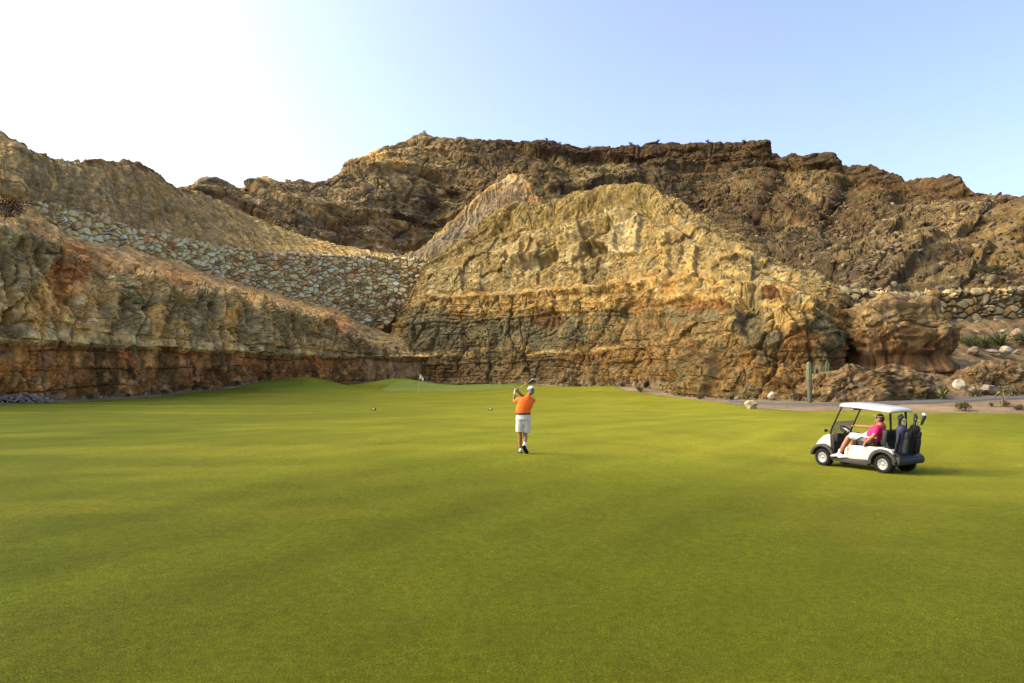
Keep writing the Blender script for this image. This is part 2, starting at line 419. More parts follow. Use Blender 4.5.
def cliff_relief(V, N, s, blocks=2.2, tall=.35, amp_b=.45, crack=.5, A1=.9, A2=.5, A3=.16, bed_h=1.6, bed=.35, sd=0, tilt=0.0, tall2=.75):
    """craggy face: bulges, ridged crags, beds, flat split facets at three sizes and some open joints"""
    wp = .22 * np.stack([fbm(V / 3, 3, sd + 1), fbm(V / 3, 3, sd + 2), fbm(V / 3, 3, sd + 3)], -1)
    f1, f2, idv, pl = worley((V + wp) * np.array((1, 1, tall)) / blocks, sd + 4)
    g1, g2, id2, pl2 = worley((V + .5 * wp) * np.array((1, 1, tall2)) / (blocks * .4), sd + 5)
    h1, h2, id3, pl3 = worley((V + .3 * wp) / (blocks * .16), sd + 12)
    cut = np.exp(-((f2 - f1) / .07) ** 2) * sstep(-.1, .25, fbm(V / 5, 3, sd + 13))
    zt = V[..., 2] + .8 * fbm(V / 16, 2, sd + 6) + tilt * V[..., 0]
    d = A1 * fbm(V / 7, 3, sd + 7) + A2 * ridged(V * np.array((1, 1, min(1, 2 * tall))) / 3.4, 4, sd + 8) + A3 * ridged(V / .9, 3, sd + 9)
    d = d + bed * (strata(zt, bed_h, sd + 10, .2) - .5) + .4 * bed * (strata(zt, bed_h * .31, sd + 11) - .5)
    k1, k2, id4, pl4 = worley(V / (blocks * .075), sd + 14)
    d = d + amp_b * (.8 * (idv - .5) + .9 * pl) + amp_b * (.5 * (id2 - .5) + .5 * pl2) + amp_b * (.22 * (id3 - .5) + .30 * pl3) + amp_b * .12 * (id4 - .5 + pl4) - crack * cut
    return d, idv, id2, cut, zt

LED = 5.3
# ---- the long dark cliff on the left, with its bench
def left_cliff():
    pxs = [-350,-150,0,55,75,100,140,180,220,260,300,330,355,380,412,440]
    fy = [59.4 / (.24 - (p - CX) / FOC) for p in pxs]; fy[-5:] = [114.5, 118.5, 121.5, 123.6, 123.6]
    fy = np.array(fy); pxs = np.array(pxs, float)
    r0 = Pz(pxs, fy, -1.2); g = gz(r0[:, 0], r0[:, 1]); r0[:, 2] = g - 1.0
    r0b = Pz(pxs, fy + .15, g + .6)
    r1 = Pz(pxs, fy + .9, LED - .35); r1b = Pz(pxs, fy + .55, LED - .1); r1c = Pz(pxs, fy + .25, LED + .15)
    bp = [-350,-150,0,55,75,100,140,180,220,260,300,330,355,380,412,440]
    by = [0,0,233,241,246,262,274,287,293,301,313,324,338,349,356,358]
    r2 = [Pz(-350, fy[0] + 3, 16.5), Pz(-150, fy[1] + 3, 15.7)] + [P(a, b, y + 2.6) for a, b, y in list(zip(bp, by, fy))[2:]]
    mid = [.5 * (a + b) + np.array((0, -.35, 0)) for a, b in zip(r1c, r2)]
    q = [(0,196,73),(45,223,80),(65,236,83),(95,243,89.5),(135,250,98),(175,263,108),(210,274,117),(245,285,125),(285,297,134),(320,304,140),(345,313,143),(368,326,139),(405,340,133),(440,348,136)]
    r3 = [Pz(-350, 52, 22.5), Pz(-150, 62, 22)] + [P(*a) for a in q]
    r4 = [p + np.array((-3, 14, 0)) for p in r3]
    V, N, vv, s = sheet([r0, r0b, r1, r1b, r1c, mid, r2, r3, r4], 760, [10, 74, 6, 6, 60, 60, 70, 8], 2)
    d, idv, id2, cut, zt = cliff_relief(V, N, s, blocks=4.4, tall=.15, tall2=.38, amp_b=.75, crack=.9, A1=.5, A2=.32, A3=.22, bed=.10, sd=100)
    k_end = 1 - .6 * sstep(340, 400, proj(V)[0])
    face = sstep(.6, 1.3, vv) * (1 - sstep(5.9, 6.5, vv)) + .0
    low = 1 - sstep(1.8, 2.4, vv)
    k = .30 + .85 * face - .35 * low
    k = np.where((vv > 1.6) & (vv < 4.3), k * .35, k)
    top = sstep(6.0, 6.6, vv)
    tb = .55 * ridged(V * np.array((1, 1, 2.5)) / 3.5, 4, 160) + .5 * fbm(V / 5, 3, 161)
    d = d * k * k_end * (1 - top) + tb * top - .15
    sj = s + .5 * fbm(V / 2.2, 3, 190); jl = np.exp(-(perlin(np.stack([sj / 2.6, V[..., 2] * .07, 0 * s], -1), 191) / .04) ** 2) * ((vv > 4) & (vv < 6.3)) + .5 * np.exp(-(perlin(np.stack([sj / 1.7, V[..., 2] * .1, 0 * s], -1), 192) / .05) ** 2) * (vv < 2)
    _, _, cid, cpl = worley(np.stack([sj / 4.2, V[..., 2] * .05, 0 * s], -1), 193); d = d + ((cid - .5) * 1.1 + .7 * cpl) * ((vv > 4) & (vv < 6.3)) - .75 * jl
    fa, fb = fissures(V, 2.0, 180, zt, 1.9); fa = fa * (.25 + .75 * (vv < 6.2)); d = d - .42 * fa - .22 * fb
    Vd = V + N * d[..., None]
    px, py = proj(V)
    n1 = fbm(V / 6, 4, 171); n2 = fbm(V / 2.1, 4, 172); n3 = fbm(V * np.array((1, 1, .25)) / 1.6, 4, 173); n4 = fbm(V / 14, 3, 174)
    c = np.zeros(V.shape) + Z3((.205, .170, .110))
    c = mix(c, (.130, .128, .095), sstep(-.15, .35, n1 + .6 * (idv - .5)))               # grey green
    c = mix(c, (.270, .195, .100), sstep(.15, .55, n4 + .5 * n2 + .5 * (id2 - .5)))          # tan
    c = mix(c, (.300, .265, .195), sstep(.30, .6, n2 + .3 * n3) * .6)                         # pale lichen
    c = mix(c, (.075, .068, .050), sstep(.15, .6, n3 + .2 * n1) * .55)
    # darker stained band at the foot
    lo = 1 - sstep(1.9, 2.5, vv + .1 * n2)
    b = np.zeros(V.shape) + Z3((.105, .062, .030))
    b = mix(b, (.150, .082, .040), sstep(.0, .5, n1 + .5 * n3)); b = mix(b, (.050, .033, .020), sstep(-.05, .4, n3 + .5 * fbm(V / 4, 3, 175)))
    b = mix(b, (.225, .155, .085), sstep(.25, .6, n2) * .7)
    b = mix(b, (.19, .115, .045), patch(px, py, 25, 370, 45, 35, n1, .5) * .7)
    c = c * (1 - lo[..., None]) + b * lo[..., None]
    c = mix(c, (.36, .29, .18), np.exp(-((vv - 3.9) / .35) ** 2) * sstep(-.25, .2, n2) * .8)           # thin pale bed at the ledge
    c = mix(c, (.15, .055, .026), np.exp(-((vv - 1.95) / .22) ** 2) * sstep(.1, .5, n1 + .4 * n2) * .6)
    # bench: orange tan earth
    t = np.zeros(V.shape) + Z3((.165, .122, .066)); t = mix(t, (.125, .102, .064), sstep(.0, .4, n1)); t = mix(t, (.215, .165, .092), sstep(.1, .5, n2)); t = mix(t, (.165, .10, .045), sstep(.2, .5, n4 + .3 * n2) * .6)
    tm = sstep(5.75, 6.25, vv + .25 * n2)
    c = c * (1 - tm[..., None]) + t * tm[..., None]
    # single stains
    c = mix(c, (.165, .092, .046), patch(px, py, 75, 270, 24, 30, n2, .35, .2) * .9)
    c = mix(c, (.36, .22, .115), patch(px, py, 86, 286, 9, 9, n2, .5) * .8)
    c = mix(c, (.20, .13, .065), patch(px, py, 180, 279, 18, 7, n2, .5) * .8); c = mix(c, (.20, .13, .065), patch(px, py, 104, 262, 10, 10, n2, .5) * .8)
    c = mix(c, (.19, .112, .058), patch(px, py, 345, 328, 26, 8, n2, .6) * .95)
    c = mix(c, (.285, .20, .10), patch(px, py, 230, 322, 10, 30, n2, .5) * .8); c = mix(c, (.30, .20, .09), patch(px, py, 186, 330, 7, 14, n2, .5) * .8)
    c = mix(c, (.30, .205, .10), patch(px, py, 155, 320, 8, 14, n2, .5) * .8)
    c = mix(c, (.095, .10, .082), patch(px, py, 205, 310, 22, 25, n2, .6) * .7); c = mix(c, (.085, .085, .068), patch(px, py, 20, 275, 22, 40, n2, .6) * .6)
    c = mix(c, (.125, .105, .075), sstep(330, 395, px + 25 * n1) * (vv < 2.2) * .7); c = mix(c, (.085, .074, .054), patch(px, py, 385, 338, 55, 24, n2, .5)); c = mix(c, CRK, np.maximum(np.maximum(cut * face, .8 * fa), jl) * .6 + .3 * fb)
    global LCL; LCL = (Vd, px, py, N, vv)
    finish('left_cliff', Vd, c, 'long layered cliff along the left of the fairway', gain=(3.25, 2.85, 2.15))
left_cliff()

# ---- grey earth slope over the left stone wall
def grey_slope():
    b = [(0,193,75.5),(30,209,80),(60,215,87),(95,224,94),(120,232,100.5),(150,240,107.5),(180,247,114.5),(210,252,121.5),(240,256,129),(270,259,135.5),(300,262,141.5),(340,264,148.5),(400,270,154),(440,272,156)]
    t = [(0,136.5,86),(32,152,91),(60,159,97),(86,161.5,103),(112,164,109),(130,161,114),(150,169,120),(172,188.5,127),(188,190.5,134),(225,205,146),(262,221,155),(308,239,164),(390,256,172),(440,262,174)]
    r0 = [Pz(-380, 50, 20), Pz(-150, 64, 20)] + [P(*a) for a in b]
    r2 = [Pz(-380, 82, 47), Pz(-150, 90, 43)] + [P(*a) for a in t]
    r1 = [.45 * b_ + .55 * a_ + np.array((0, 1.0, 0)) for a_, b_ in zip(r0, r2)]
    r3 = [p + np.array((-10, 40, -8)) for p in r2]
    V, N, vv, s = sheet([r0, r1, r2, r3], 760, [150, 160, 30], 2)
    sl = s + .7 * fbm(V / 8, 3, 201)
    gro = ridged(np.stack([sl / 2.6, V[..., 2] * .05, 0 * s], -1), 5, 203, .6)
    d = .7 * fbm(V / 10, 3, 204) + .95 * gro + .22 * ridged(np.stack([sl / 1.1, V[..., 2] * .03, 0 * s], -1), 4, 206) + .22 * ridged(V / 2.0, 4, 205) + .25 * (strata(V[..., 2] + .8 * fbm(V / 6, 3, 207), 1.1, 208) - .5)
    top = np.exp(-((vv - 2) / .25) ** 2)
    f1, f2, idv, pl = worley(V / 2.2, 209)
    d = d * (.9 - .5 * top) + top * .4 * (idv - .5)
    px, py = proj(V)
    fa, fb = fissures(V, 1.6, 230); d = d - .2 * fa - .15 * fb
    Vd = V + N * (d * sstep(0, .15, vv))[..., None]
    Vd[..., 2] += .55 * fbm(V / 2.2, 4, 212) * np.exp(-((vv - 2) / .12) ** 2)
    n1 = fbm(V / 8, 4, 221); n2 = fbm(V / 2.5, 4, 222)
    c = np.zeros(V.shape) + Z3((.185, .148, .098))
    c = mix(c, (.225, .175, .105), sstep(-.1, .5, gro - .1 + n1)); c = mix(c, (.150, .125, .090), sstep(.0, .4, n2))
    c = mix(c, (.255, .20, .11), sstep(150, 320, px + 60 * n1) * .7)
    g2_ = ridged(np.stack([sl / 1.2, V[..., 2] * .025, 0 * s], -1), 3, 231); c = mix(c, (.105, .085, .055), np.maximum((1 - sstep(-.1, .3, gro)) * .7, (1 - sstep(-.1, .25, g2_)) * .3)); c = mix(c, (.25, .205, .135), sstep(.45, .75, g2_) * .4); c = mix(c, (.36, .28, .16), patch(px, py, 94, 176, 6, 12, n2, .6) * .7); c = mix(c, (.33, .26, .15), patch(px, py, 53, 185, 3.5, 9, n2, .6) * .8); c = mix(c, (.36, .29, .17), patch(px, py, 163, 230, 10, 7, n2, .6) * .6)  # groove shading painted in: runnels darkened, ribs between them paler
    c = mix(c, (.12, .082, .045), top * sstep(-.1, .2, n1 + .4 * n2) * .8)
    c = mix(c, (.085, .06, .035), patch(px, py, 150, 168, 22, 7, n2, .5) * .9)
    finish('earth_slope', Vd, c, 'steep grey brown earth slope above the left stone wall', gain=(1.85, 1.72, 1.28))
grey_slope()

# ---- the mountain behind
def mountain():
    K = [(120,197,186),(190,190.5,190),(208,183,194),(235,190,199),(250,187,203),(262,180.5,207),(290,183,214),(325,181,224),(350,168,231),(385,150,240),(415,139,248),(424,134.5,250),(433,138.5,250),(470,141.5,252),(510,143,254),(548,143.5,255),
         (600,148,254),(640,147.5,252),(656,142,251),(700,144.5,247),(740,141.5,243),(766,143,240),(774,153,238),(800,155,232),(830,154,227),(842,167,224),(875,168,214),(905,181,206),(935,177,197),(950,173.5,193),(962,177,189),(974,188,185),(1024,202,170),(1100,226,155),(1250,255,132)]
    B = []
    for px, py, Y in K:
        bx = px + (30 if px < 250 else 0)
        by = np.interp(px, [100, 310, 350, 450, 500, 560, 640, 800, 850, 1250], [262, 268, 335, 335, 280, 275, 285, 292, 297, 300])
        bY = np.interp(px, [100, 300, 420, 470, 560, 700, 800, 850, 950, 1024, 1250], [150, 166, 176, 172, 158, 138, 112, 97, 94, 93, 92])
        B.append((bx, by, bY))
    r0 = [P(*a) for a in B]; r3 = [P(*a) for a in K]
    rimpx = np.interp([k[0] for k in K], [100, 300, 400, 560, 640, 780, 850, 900, 965, 1024, 1250], [8, 8, 12, 14, 20, 30, 30, 20, 26, 10, 10])
    rimdy = np.interp([k[0] for k in K], [100, 560, 640, 780, 850, 965, 1000, 1250], [12, 10, 6, 6, 6, 6, 10, 10])
    r2 = [P(px, py + q, Y - e) for (px, py, Y), q, e in zip(K, rimpx, rimdy)]
    dY = np.interp([k[0] for k in K], [100, 250, 330, 380, 440, 500, 560, 620, 700, 760, 850, 950, 1024, 1250], [0, -2, -8, -3, 16, 6, -6, -2, 8, 12, 10, 2, -6, -6])
    r1 = [.52 * a + .48 * b_ + np.array((0, y, 0)) for a, b_, y in zip(r0, r2, dY)]
    r1b = [.25 * a + .75 * b_ + np.array((0, .6 * y - 4, 0)) for a, b_, y in zip(r0, r2, dY)]
    r4 = [p + np.array((0, 60, -20)) for p in r3]
    V, N, vv, s = sheet([r0, r1, r1b, r2, r3, r4], 1150, [130, 80, 74, 40, 16], 3)
    px, py = proj(V)
    zt = V[..., 2] + 2.2 * fbm(V / 40, 2, 301)
    wp = 1.0 * np.stack([fbm(V / 12, 2, 302), fbm(V / 12, 2, 303), fbm(V / 12, 2, 304)], -1)
    rdg = ridged((V + wp) / 20, 4, 305); rd2 = ridged((V + wp) / 6.5, 4, 306)
    diag = ridged(np.stack([(V[..., 0] * .8 - V[..., 2] * 1.3 + wp[..., 0]) / 9, (V[..., 0] + V[..., 2] + V[..., 1]) / 45, V[..., 1] / 40], -1), 4, 307)
    rightw = sstep(760, 900, px)
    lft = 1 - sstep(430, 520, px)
    f1, f2, idv, pl = worley((V + wp * .7) * np.array((.7, .7, 1.2)) / 7, 308)
    g1, g2, id2, pl2 = worley((V + wp * .2) * np.array((.8, .8, 1.3)) / 2.9, 318)
    st = strata(zt + .10 * V[..., 0] * lft, 5.5, 309) - .5; st2 = strata(zt - .28 * V[..., 0] * rightw + .08 * V[..., 0] * lft, 1.9, 310) - .5
    rim = sstep(2.75, 3.05, vv) * (1 - sstep(4.0, 4.4, vv))
    d = 3.0 * fbm(V / 34, 3, 311) + 1.9 * rdg + .75 * rd2 + 1.6 * st + .9 * st2 + .8 * diag * rightw + .22 * ridged(V / 2.2, 3, 312)
    _, _, id3, pl3 = worley((V + wp * .1) * np.array((.9, .9, 1.2)) / 1.35, 319)
    d = d + .38 * pl3 + .2 * (id3 - .5) + (.8 * (idv - .5) + 1.3 * pl) * (.2 + .8 * rim) - .9 * np.exp(-((f2 - f1) / .06) ** 2) * rim + .3 * (id2 - .5) + .5 * pl2
    def edge(pts, w_up, w_dn, a, b_, seed):
        """a ledge along a line: stands out above it, falls back in a shaded step below it"""
        xs, ys = [q[0] for q in pts], [q[1] for q in pts]
        tt = py - np.interp(px, xs, ys) + 3.5 * fbm(V / 11, 4, seed); on_ = sstep(xs[0] - 6, xs[0] + 10, px) * (1 - sstep(xs[-1] - 10, xs[-1] + 6, px))
        if xs[0] > 690: a, b_ = a * .55, b_ * .55
        up_ = np.where(tt < 0, np.exp(-(tt / w_up) ** 2), np.exp(-(tt / 1.6) ** 2)); dn_ = np.where(tt > 0, np.exp(-((tt - 3.0) / w_dn) ** 2), 0)
        return .42 * on_ * (a * up_ - b_ * dn_)
    d = d + edge([(470, 142), (520, 150), (548, 157), (572, 169)], 9, 5, 4, 4, 341) + edge([(556, 150), (600, 157), (628, 166), (660, 160)], 7, 5, 4, 4, 342) + edge([(548, 190), (585, 192), (612, 187), (640, 190)], 14, 4, 4, 3, 343)
    d = d + edge([(430, 150), (455, 158), (490, 170), (510, 171)], 8, 5, 3, 3, 344) + edge([(345, 176), (380, 172), (410, 168), (450, 182)], 8, 4, 3, 3, 345) + edge([(190, 200), (225, 205), (262, 218), (300, 240)], 10, 5, 3, 3, 346) + edge([(240, 192), (275, 198), (310, 214), (350, 238)], 8, 4, 3, 3, 347)
    d = d + edge([(775, 186), (800, 193), (826, 208), (850, 205), (880, 204), (905, 203), (940, 196)], 14, 4, 4, 4, 348) + edge([(640, 172), (700, 170), (760, 172), (830, 170)], 12, 5, 4, 4, 349) + edge([(700, 205), (735, 200), (770, 207), (800, 222)], 12, 5, 3, 3, 350)
    d = d + edge([(880, 292), (905, 278), (940, 255), (975, 230), (1012, 206)], 16, 6, 3.5, 3, 351) + edge([(955, 295), (985, 266), (1024, 236), (1060, 215)], 14, 6, 3, 3, 352) + edge([(840, 262), (868, 247), (905, 226), (930, 210)], 12, 5, 2.5, 2.5, 353) + edge([(330, 226), (380, 214), (430, 226), (470, 214)], 9, 4, 2.5, 2.5, 354) + edge([(300, 250), (350, 240), (400, 250), (440, 236)], 9, 4, 2, 2, 355)
    fa, fb = fissures(V, 5.0, 330, zt - .28 * V[..., 0] * rightw + .10 * V[..., 0] * lft, 4.2); d = d - .8 * fa - .45 * fb
    d = d * sstep(0, .2, vv) * np.where(vv > 3, np.maximum(1 - (vv - 3) * .55, .3), 1)
    Vd = V + N * d[..., None]
    crest = np.exp(-((vv - 4) / .12) ** 2)
    Vd[..., 2] += crest * (.55 * ridged(V / 4.5, 3, 313) + .8 * (strata(s + 2 * fbm(V / 6, 2, 315), 3.0, 316, .2) - .5))
    n1 = fbm(V / 22, 4, 321); n2 = fbm(V / 6, 5, 322); n3 = fbm(V / 2.4, 4, 323)
    c = np.zeros(V.shape) + Z3((.150, .110, .066))
    c = mix(c, (.215, .158, .086), sstep(-.05, .45, n1 + .5 * n2)); c = mix(c, (.085, .066, .046), sstep(.0, .4, n2 + .3 * n3 - .2 * n1))
    c = mix(c, (.32, .225, .11), sstep(.2, .55, n3 + .5 * st2 + .3 * n2) * .75)
    c = mix(c, (.14, .105, .075), sstep(.05, .4, -n1 + .3 * n3) * .6)
    # dark red-brown cap rock
    cap = sstep(2.6, 3.0, vv + .35 * n2) * sstep(440, 640, px + 40 * n1)
    c = mix(c, (.095, .058, .038), cap * .9); c = mix(c, (.18, .085, .04), cap * sstep(.1, .4, n2 + .3 * n3) * .8); c = mix(c, (.13, .085, .055), sstep(3.2, 3.6, vv + .3 * n3) * .7)
    # red-brown debris on the right-hand slope
    c = mix(c, (.165, .092, .048), patch(px, py, 760, 205, 110, 35, n2, .7) * .55); c = mix(c, (.20, .11, .05), patch(px, py, 870, 195, 70, 14, n2, .8) * .5)
    c = mix(c, (.36, .265, .135), patch(px, py, 935, 245, 55, 9, n2 + .012 * (px - 935) * 0, .9) * 0)
    dg = (px - 900) * .62 + (py - 262)                                           # pale scree chute with side light painted in, running down to the left
    c = mix(c, (.375, .285, .15), np.exp(-(dg / 11) ** 2) * sstep(840, 905, px) * (1 - sstep(985, 1010, px)) * sstep(-.35, .25, n3 + .4 * n2) * .85)
    dg2 = (px - 950) * .62 + (py - 250)
    c = mix(c, (.42, .32, .17), np.exp(-(dg2 / 4) ** 2) * sstep(935, 955, px) * (1 - sstep(980, 990, px)) * .9)
    c = mix(c, (.22, .145, .065), sstep(930, 1010, px + 30 * n2) * sstep(205, 235, py) * .75)
    # sunlight from the left painted gold on the summit's left shoulders, paler ledges
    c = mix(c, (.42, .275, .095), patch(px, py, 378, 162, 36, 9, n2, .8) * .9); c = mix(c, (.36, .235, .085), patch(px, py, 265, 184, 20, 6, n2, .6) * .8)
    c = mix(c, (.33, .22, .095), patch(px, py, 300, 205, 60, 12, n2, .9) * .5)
    c = mix(c, (.31, .245, .125), patch(px, py, 600, 178, 42, 9, n2, .7) * .8); c = mix(c, (.30, .22, .105), patch(px, py, 735, 190, 26, 12, n2, .8) * .7); c = mix(c, (.33, .245, .115), patch(px, py, 800, 190, 40, 14, n2, .9) * .6)
    c = mix(c, (.34, .25, .12), patch(px, py, 795, 232, 20, 9, n2, .8) * .8)
    c = mix(c, c.mean(-1, keepdims=True) * (1.14, .97, .68), np.full(px.shape, .35)); c = c * (.80 + 1.3 * lft + .22 * sstep(840, 940, px))[..., None]  # left flank coloured brighter to make up for the ridge's shade
    c = mix(c, CRK, .65 * fa + .3 * fb)
    c = mix(c, (.10, .085, .06), patch(px, py, 430, 210, 28, 12, n2, .7) * .6)
    global MTN; MTN = (Vd, px, py, N)
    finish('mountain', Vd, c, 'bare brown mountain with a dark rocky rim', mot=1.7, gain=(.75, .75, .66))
mountain()

# ---- grey spur between mountain and headland, its edge painted sunlit gold
def spur():
    f = [(388,272,158),(412,270,156),(440,266,155),(470,262,153),(500,256,151),(530,244,150),(552,236,150),(566,232,152)]
    c_ = [(396,262,162),(426,245,164),(455,218,166),(485,194,169),(515,174.5,171),(527,182,168),(546,208,160),(560,220,158)]
    r0 = [P(*a) for a in f]; r1 = [P(*a) for a in c_]; r2 = [p + np.array((-9, 26, -9)) for p in r1]
    V, N, vv, s = sheet([r0, r1, r2], 300, [110, 30], 1)
    gro = ridged(np.stack([(s + 1.2 * fbm(V / 6, 2, 401)) / 2.0, V[..., 2] * .07, 0 * s], -1), 4, 402)
    d = .8 * fbm(V / 9, 3, 403) + .55 * gro * (vv < 1.05) + .5 * ridged(V / 3, 4, 404)
    Vd = V + N * d[..., None]; Vd[..., 2] += .6 * fbm(V / 3, 3, 405) * np.exp(-((vv - 1) / .1) ** 2)
    px, py = proj(V); n1 = fbm(V / 7, 4, 411); n2 = fbm(V / 2.5, 4, 412)
    c = np.zeros(V.shape) + Z3((.205, .165, .105)); c = mix(c, (.165, .150, .118), sstep(-.1, .3, n1) * (1 - sstep(470, 500, px)))
    c = mix(c, (.28, .19, .085), sstep(.72, .95, vv + .2 * n2)); c = mix(c, (.40, .255, .10), sstep(.9, 1.0, vv + .1 * n2) * sstep(450, 490, px)); c = mix(c, (.43, .34, .2), patch(px, py, 512, 181, 14, 7, n2, .6) * .8)  # low sun on the crest is put into the colour here
    c = mix(c, (.30, .17, .065), patch(px, py, 532, 196, 8, 14, n2, .5) * .7); c = mix(c, (.13, .10, .065), patch(px, py, 500, 200, 22, 9, n2, .7) * .6)
    finish('rock_spur', Vd, c, 'grey rock spur below the mountain, crest painted sunlit gold')
spur()

# ---- central headland
def headland():
    F = [(370,132),(396,126),(438,121.5),(500,114),(560,105.5),(620,96),(660,85.5),(700,74.5),(740,68.5),(790,64.8),(830,65.8),(851,71.5),(858,95)]
    fpx = np.array([a for a, _ in F], float); fy = np.array([b for _, b in F], float)
    r0 = Pz(fpx, fy, -1.0); g = gz(r0[:, 0], r0[:, 1]); r0[:, 2] = g - 1.0
    r0b = Pz(fpx, fy + .3, g + .4)
    T1 = [(385,358,133.5),(408,356,127.5),(440,355,123),(500,354,116),(560,352,107.5),(620,346,98),(660,342,88),(700,340,77.5),(740,338,71.5),(790,338,68.5),(830,344,69),(853,350,73.5),(862,352,96)]
    T2 = [(388,346,139),(412,315,131),(440,312,126),(500,311,118.5),(560,309,110.5),(620,303,101),(660,300,91),(700,298,80.5),(740,300,75),(790,305,71.8),(828,316,71.5),(851,330,75),(862,335,97)]
    T3 = [(391,337,143),(418,299,133),(445,296.5,127.5),(502,294.5,120),(562,289.5,112),(622,283.5,102.6),(662,280,93),(702,279,83),(742,284,77.5),(790,291,74.5),(825,302,74),(848,314,77),(862,320,98)]
    T4 = [(393,332,146),(420,296,135),(447,293.5,130),(503,291,122.5),(562,286,114.5),(622,280,105),(662,276.5,95.5),(702,276,85.5),(742,281,80),(790,288,76.8),(825,299,75.8),(848,311,78),(862,316,98.5)]
    T5 = [(398,318,150),(424,268,145),(450,245,146),(500,213,140),(548,206.5,132),(610,189.5,122),(645,187,117),(690,207,107.5),(740,237,97.5),(795,268,87),(823,281,80.5),(848,298,79.5),(862,309,99)]
    r1, r2, r3, r4, r5 = [[P(*a) for a in T] for T in (T1, T2, T3, T4, T5)]
    r45 = [.5 * (a + b) + np.array((0, -.9, .0)) for a, b in zip(r4, r5)]
    r6 = [p + np.array((5, 16, -13)) for p in r5]
    V, N, vv, s = sheet([r0, r0b, r1, r2, r3, r4, r45, r5, r6], 900, [8, 62, 54, 30, 8, 86, 86, 16], 2)
    px, py = proj(V)
    d, idv, id2, cut, zt = cliff_relief(V, N, s, blocks=4.8, tall=.7, tall2=.9, amp_b=.38, crack=.40, A1=.9, A2=.38, A3=.24, bed_h=1.7, bed=.65, sd=500)
    up = sstep(4.8, 5.2, vv)
    # upper face: softer, gullied, tilted thin beds towards the crest
    gl = np.stack([(s + 1.3 * fbm(V / 5, 3, 551)) / 4.2, V[..., 2] * .05, 0 * s], -1)
    gro = ridged(gl, 3, 552)
    til = V[..., 2] - .55 * (V[..., 0] - 5) * (1 - sstep(600, 680, px)) + .30 * V[..., 0] * sstep(640, 700, px) + .6 * fbm(V / 9, 3, 553)
    hi = sstep(6.0, 6.6, vv + .3 * fbm(V / 8, 2, 554))
    f1, f2, idp, plp = worley((V + .2 * np.stack([fbm(V / 3, 2, 555)] * 3, -1)) * np.array((1, 1, .5)) / 3.6, 556)
    _, _, id5, pl5 = worley((V + .1 * np.stack([fbm(V / 2, 2, 557)] * 3, -1)) / 1.3, 558)
    slab = sstep(.50, .62, idp) * (1 - hi) * sstep(5.0, 5.5, vv)
    rt = sstep(640, 720, px)
    _, _, id6, pl6 = worley(V * np.array((1, 1, 1.6)) / .55, 559)
    du = .14 * (id6 - .5 + pl6) + (.7 - .35 * rt) * fbm(V / 8, 3, 561) + .35 * gro * (1 - .6 * hi) * (1 - .6 * rt) + .18 * ridged(V / 1.6, 4, 562) + .32 * (strata(til, .7, 565, .2) - .5) * (.35 + .65 * rt) + (.85 * (strata(til, 1.5, 563) - .5)) * (.25 + .75 * hi) + .3 * (strata(til, .55, 564) - .5) * hi - .6 * slab + .20 * plp * (1 - .5 * hi) * (1 - .5 * rt) + .16 * pl5
    
    dd = d * (1 - up) + du * up
    dd = dd * sstep(.2, .8, vv) * np.where((vv > 3.9) & (vv < 5.0), .45, 1)
    # hollow in the face, and the dark overhung pocket beside it
    hol = patch(px, py, 594, 250, 11, 11, fbm(V / 2, 3, 571), .4, .3); dd = dd - 2.4 * hol
    dd = dd - 1.1 * patch(px, py, 626, 312, 6, 10, fbm(V / 2, 3, 572), .4) - .8 * patch(px, py, 625, 240, 12, 16, 0 * px, 0, .25)
    # block standing proud beside the road, and buttress right of centre
    dd = dd + 1.5 * patch(px, py, 700, 380, 30, 30, fbm(V / 3, 3, 573), .5, .5) + 1.1 * patch(px, py, 795, 318, 24, 17, fbm(V / 3, 3, 574), .3, .3)
    dd = dd - 1.2 * patch(px, py, 748, 315, 16, 26, fbm(V / 3, 3, 575), .3, .4)
    def slab_at(x0, y0, x1, y1, w_=1.0, sd_=0):
        wx = px + 1.2 * fbm(V / 3, 3, 590 + sd_); wy = py + 1.2 * fbm(V / 3, 3, 591 + sd_)
        return sstep(-w_, w_, wx - x0) * sstep(-w_, w_, x1 - wx) * sstep(-w_, w_, wy - y0) * sstep(-w_, w_, y1 - wy)
    SL = [(560, 224, 584, 272, .8, (.40, .325, .205)), (609, 212, 640, 256, .9, (.50, .43, .30)), (503, 244, 523, 276, .7, (.42, .35, .225)), (428, 270, 463, 293, .8, (.36, .30, .19)), (470, 262, 482, 292, .5, (.36, .29, .17)), (664, 236, 671, 286, .8, (.43, .33, .17)), (690, 246, 697, 286, .8, (.46, .35, .18)), (536, 240, 556, 284, -.6, (.27, .21, .115)), (720, 258, 752, 280, .6, (.38, .29, .16)), (584, 268, 606, 286, -.5, (.2, .16, .1))]
    sm = [slab_at(*q[:4], sd_=7 * i) for i, q in enumerate(SL)]
    for q, m_ in zip(SL, sm): dd = dd + q[4] * m_
    for lx, ly, a_, b_, w1, off, w2 in (((470, 500, 548, 590, 640, 655), (226, 214, 208, 197, 189, 192), 1.4, 1.5, 5, 13, 5), ((505, 530, 560, 600, 640, 650), (268, 257, 243, 222, 204, 202), .9, 1.1, 3, 8, 4), ((640, 690, 750, 800), (205, 226, 254, 277), .5, .5, 2.5, 6, 3)):
        tt = py - np.interp(px, lx, ly) + 2.5 * fbm(V / 4, 3, 598); on_ = sstep(lx[0] - 8, lx[0] + 8, px) * sstep(lx[-1] + 8, lx[-1] - 8, px) if False else sstep(lx[0] - 8, lx[0] + 8, px) * (1 - sstep(lx[-1] - 8, lx[-1] + 8, px))
        dd = dd + on_ * (a_ * np.exp(-(tt / w1) ** 2) - b_ * np.exp(-((tt - off) / w2) ** 2))
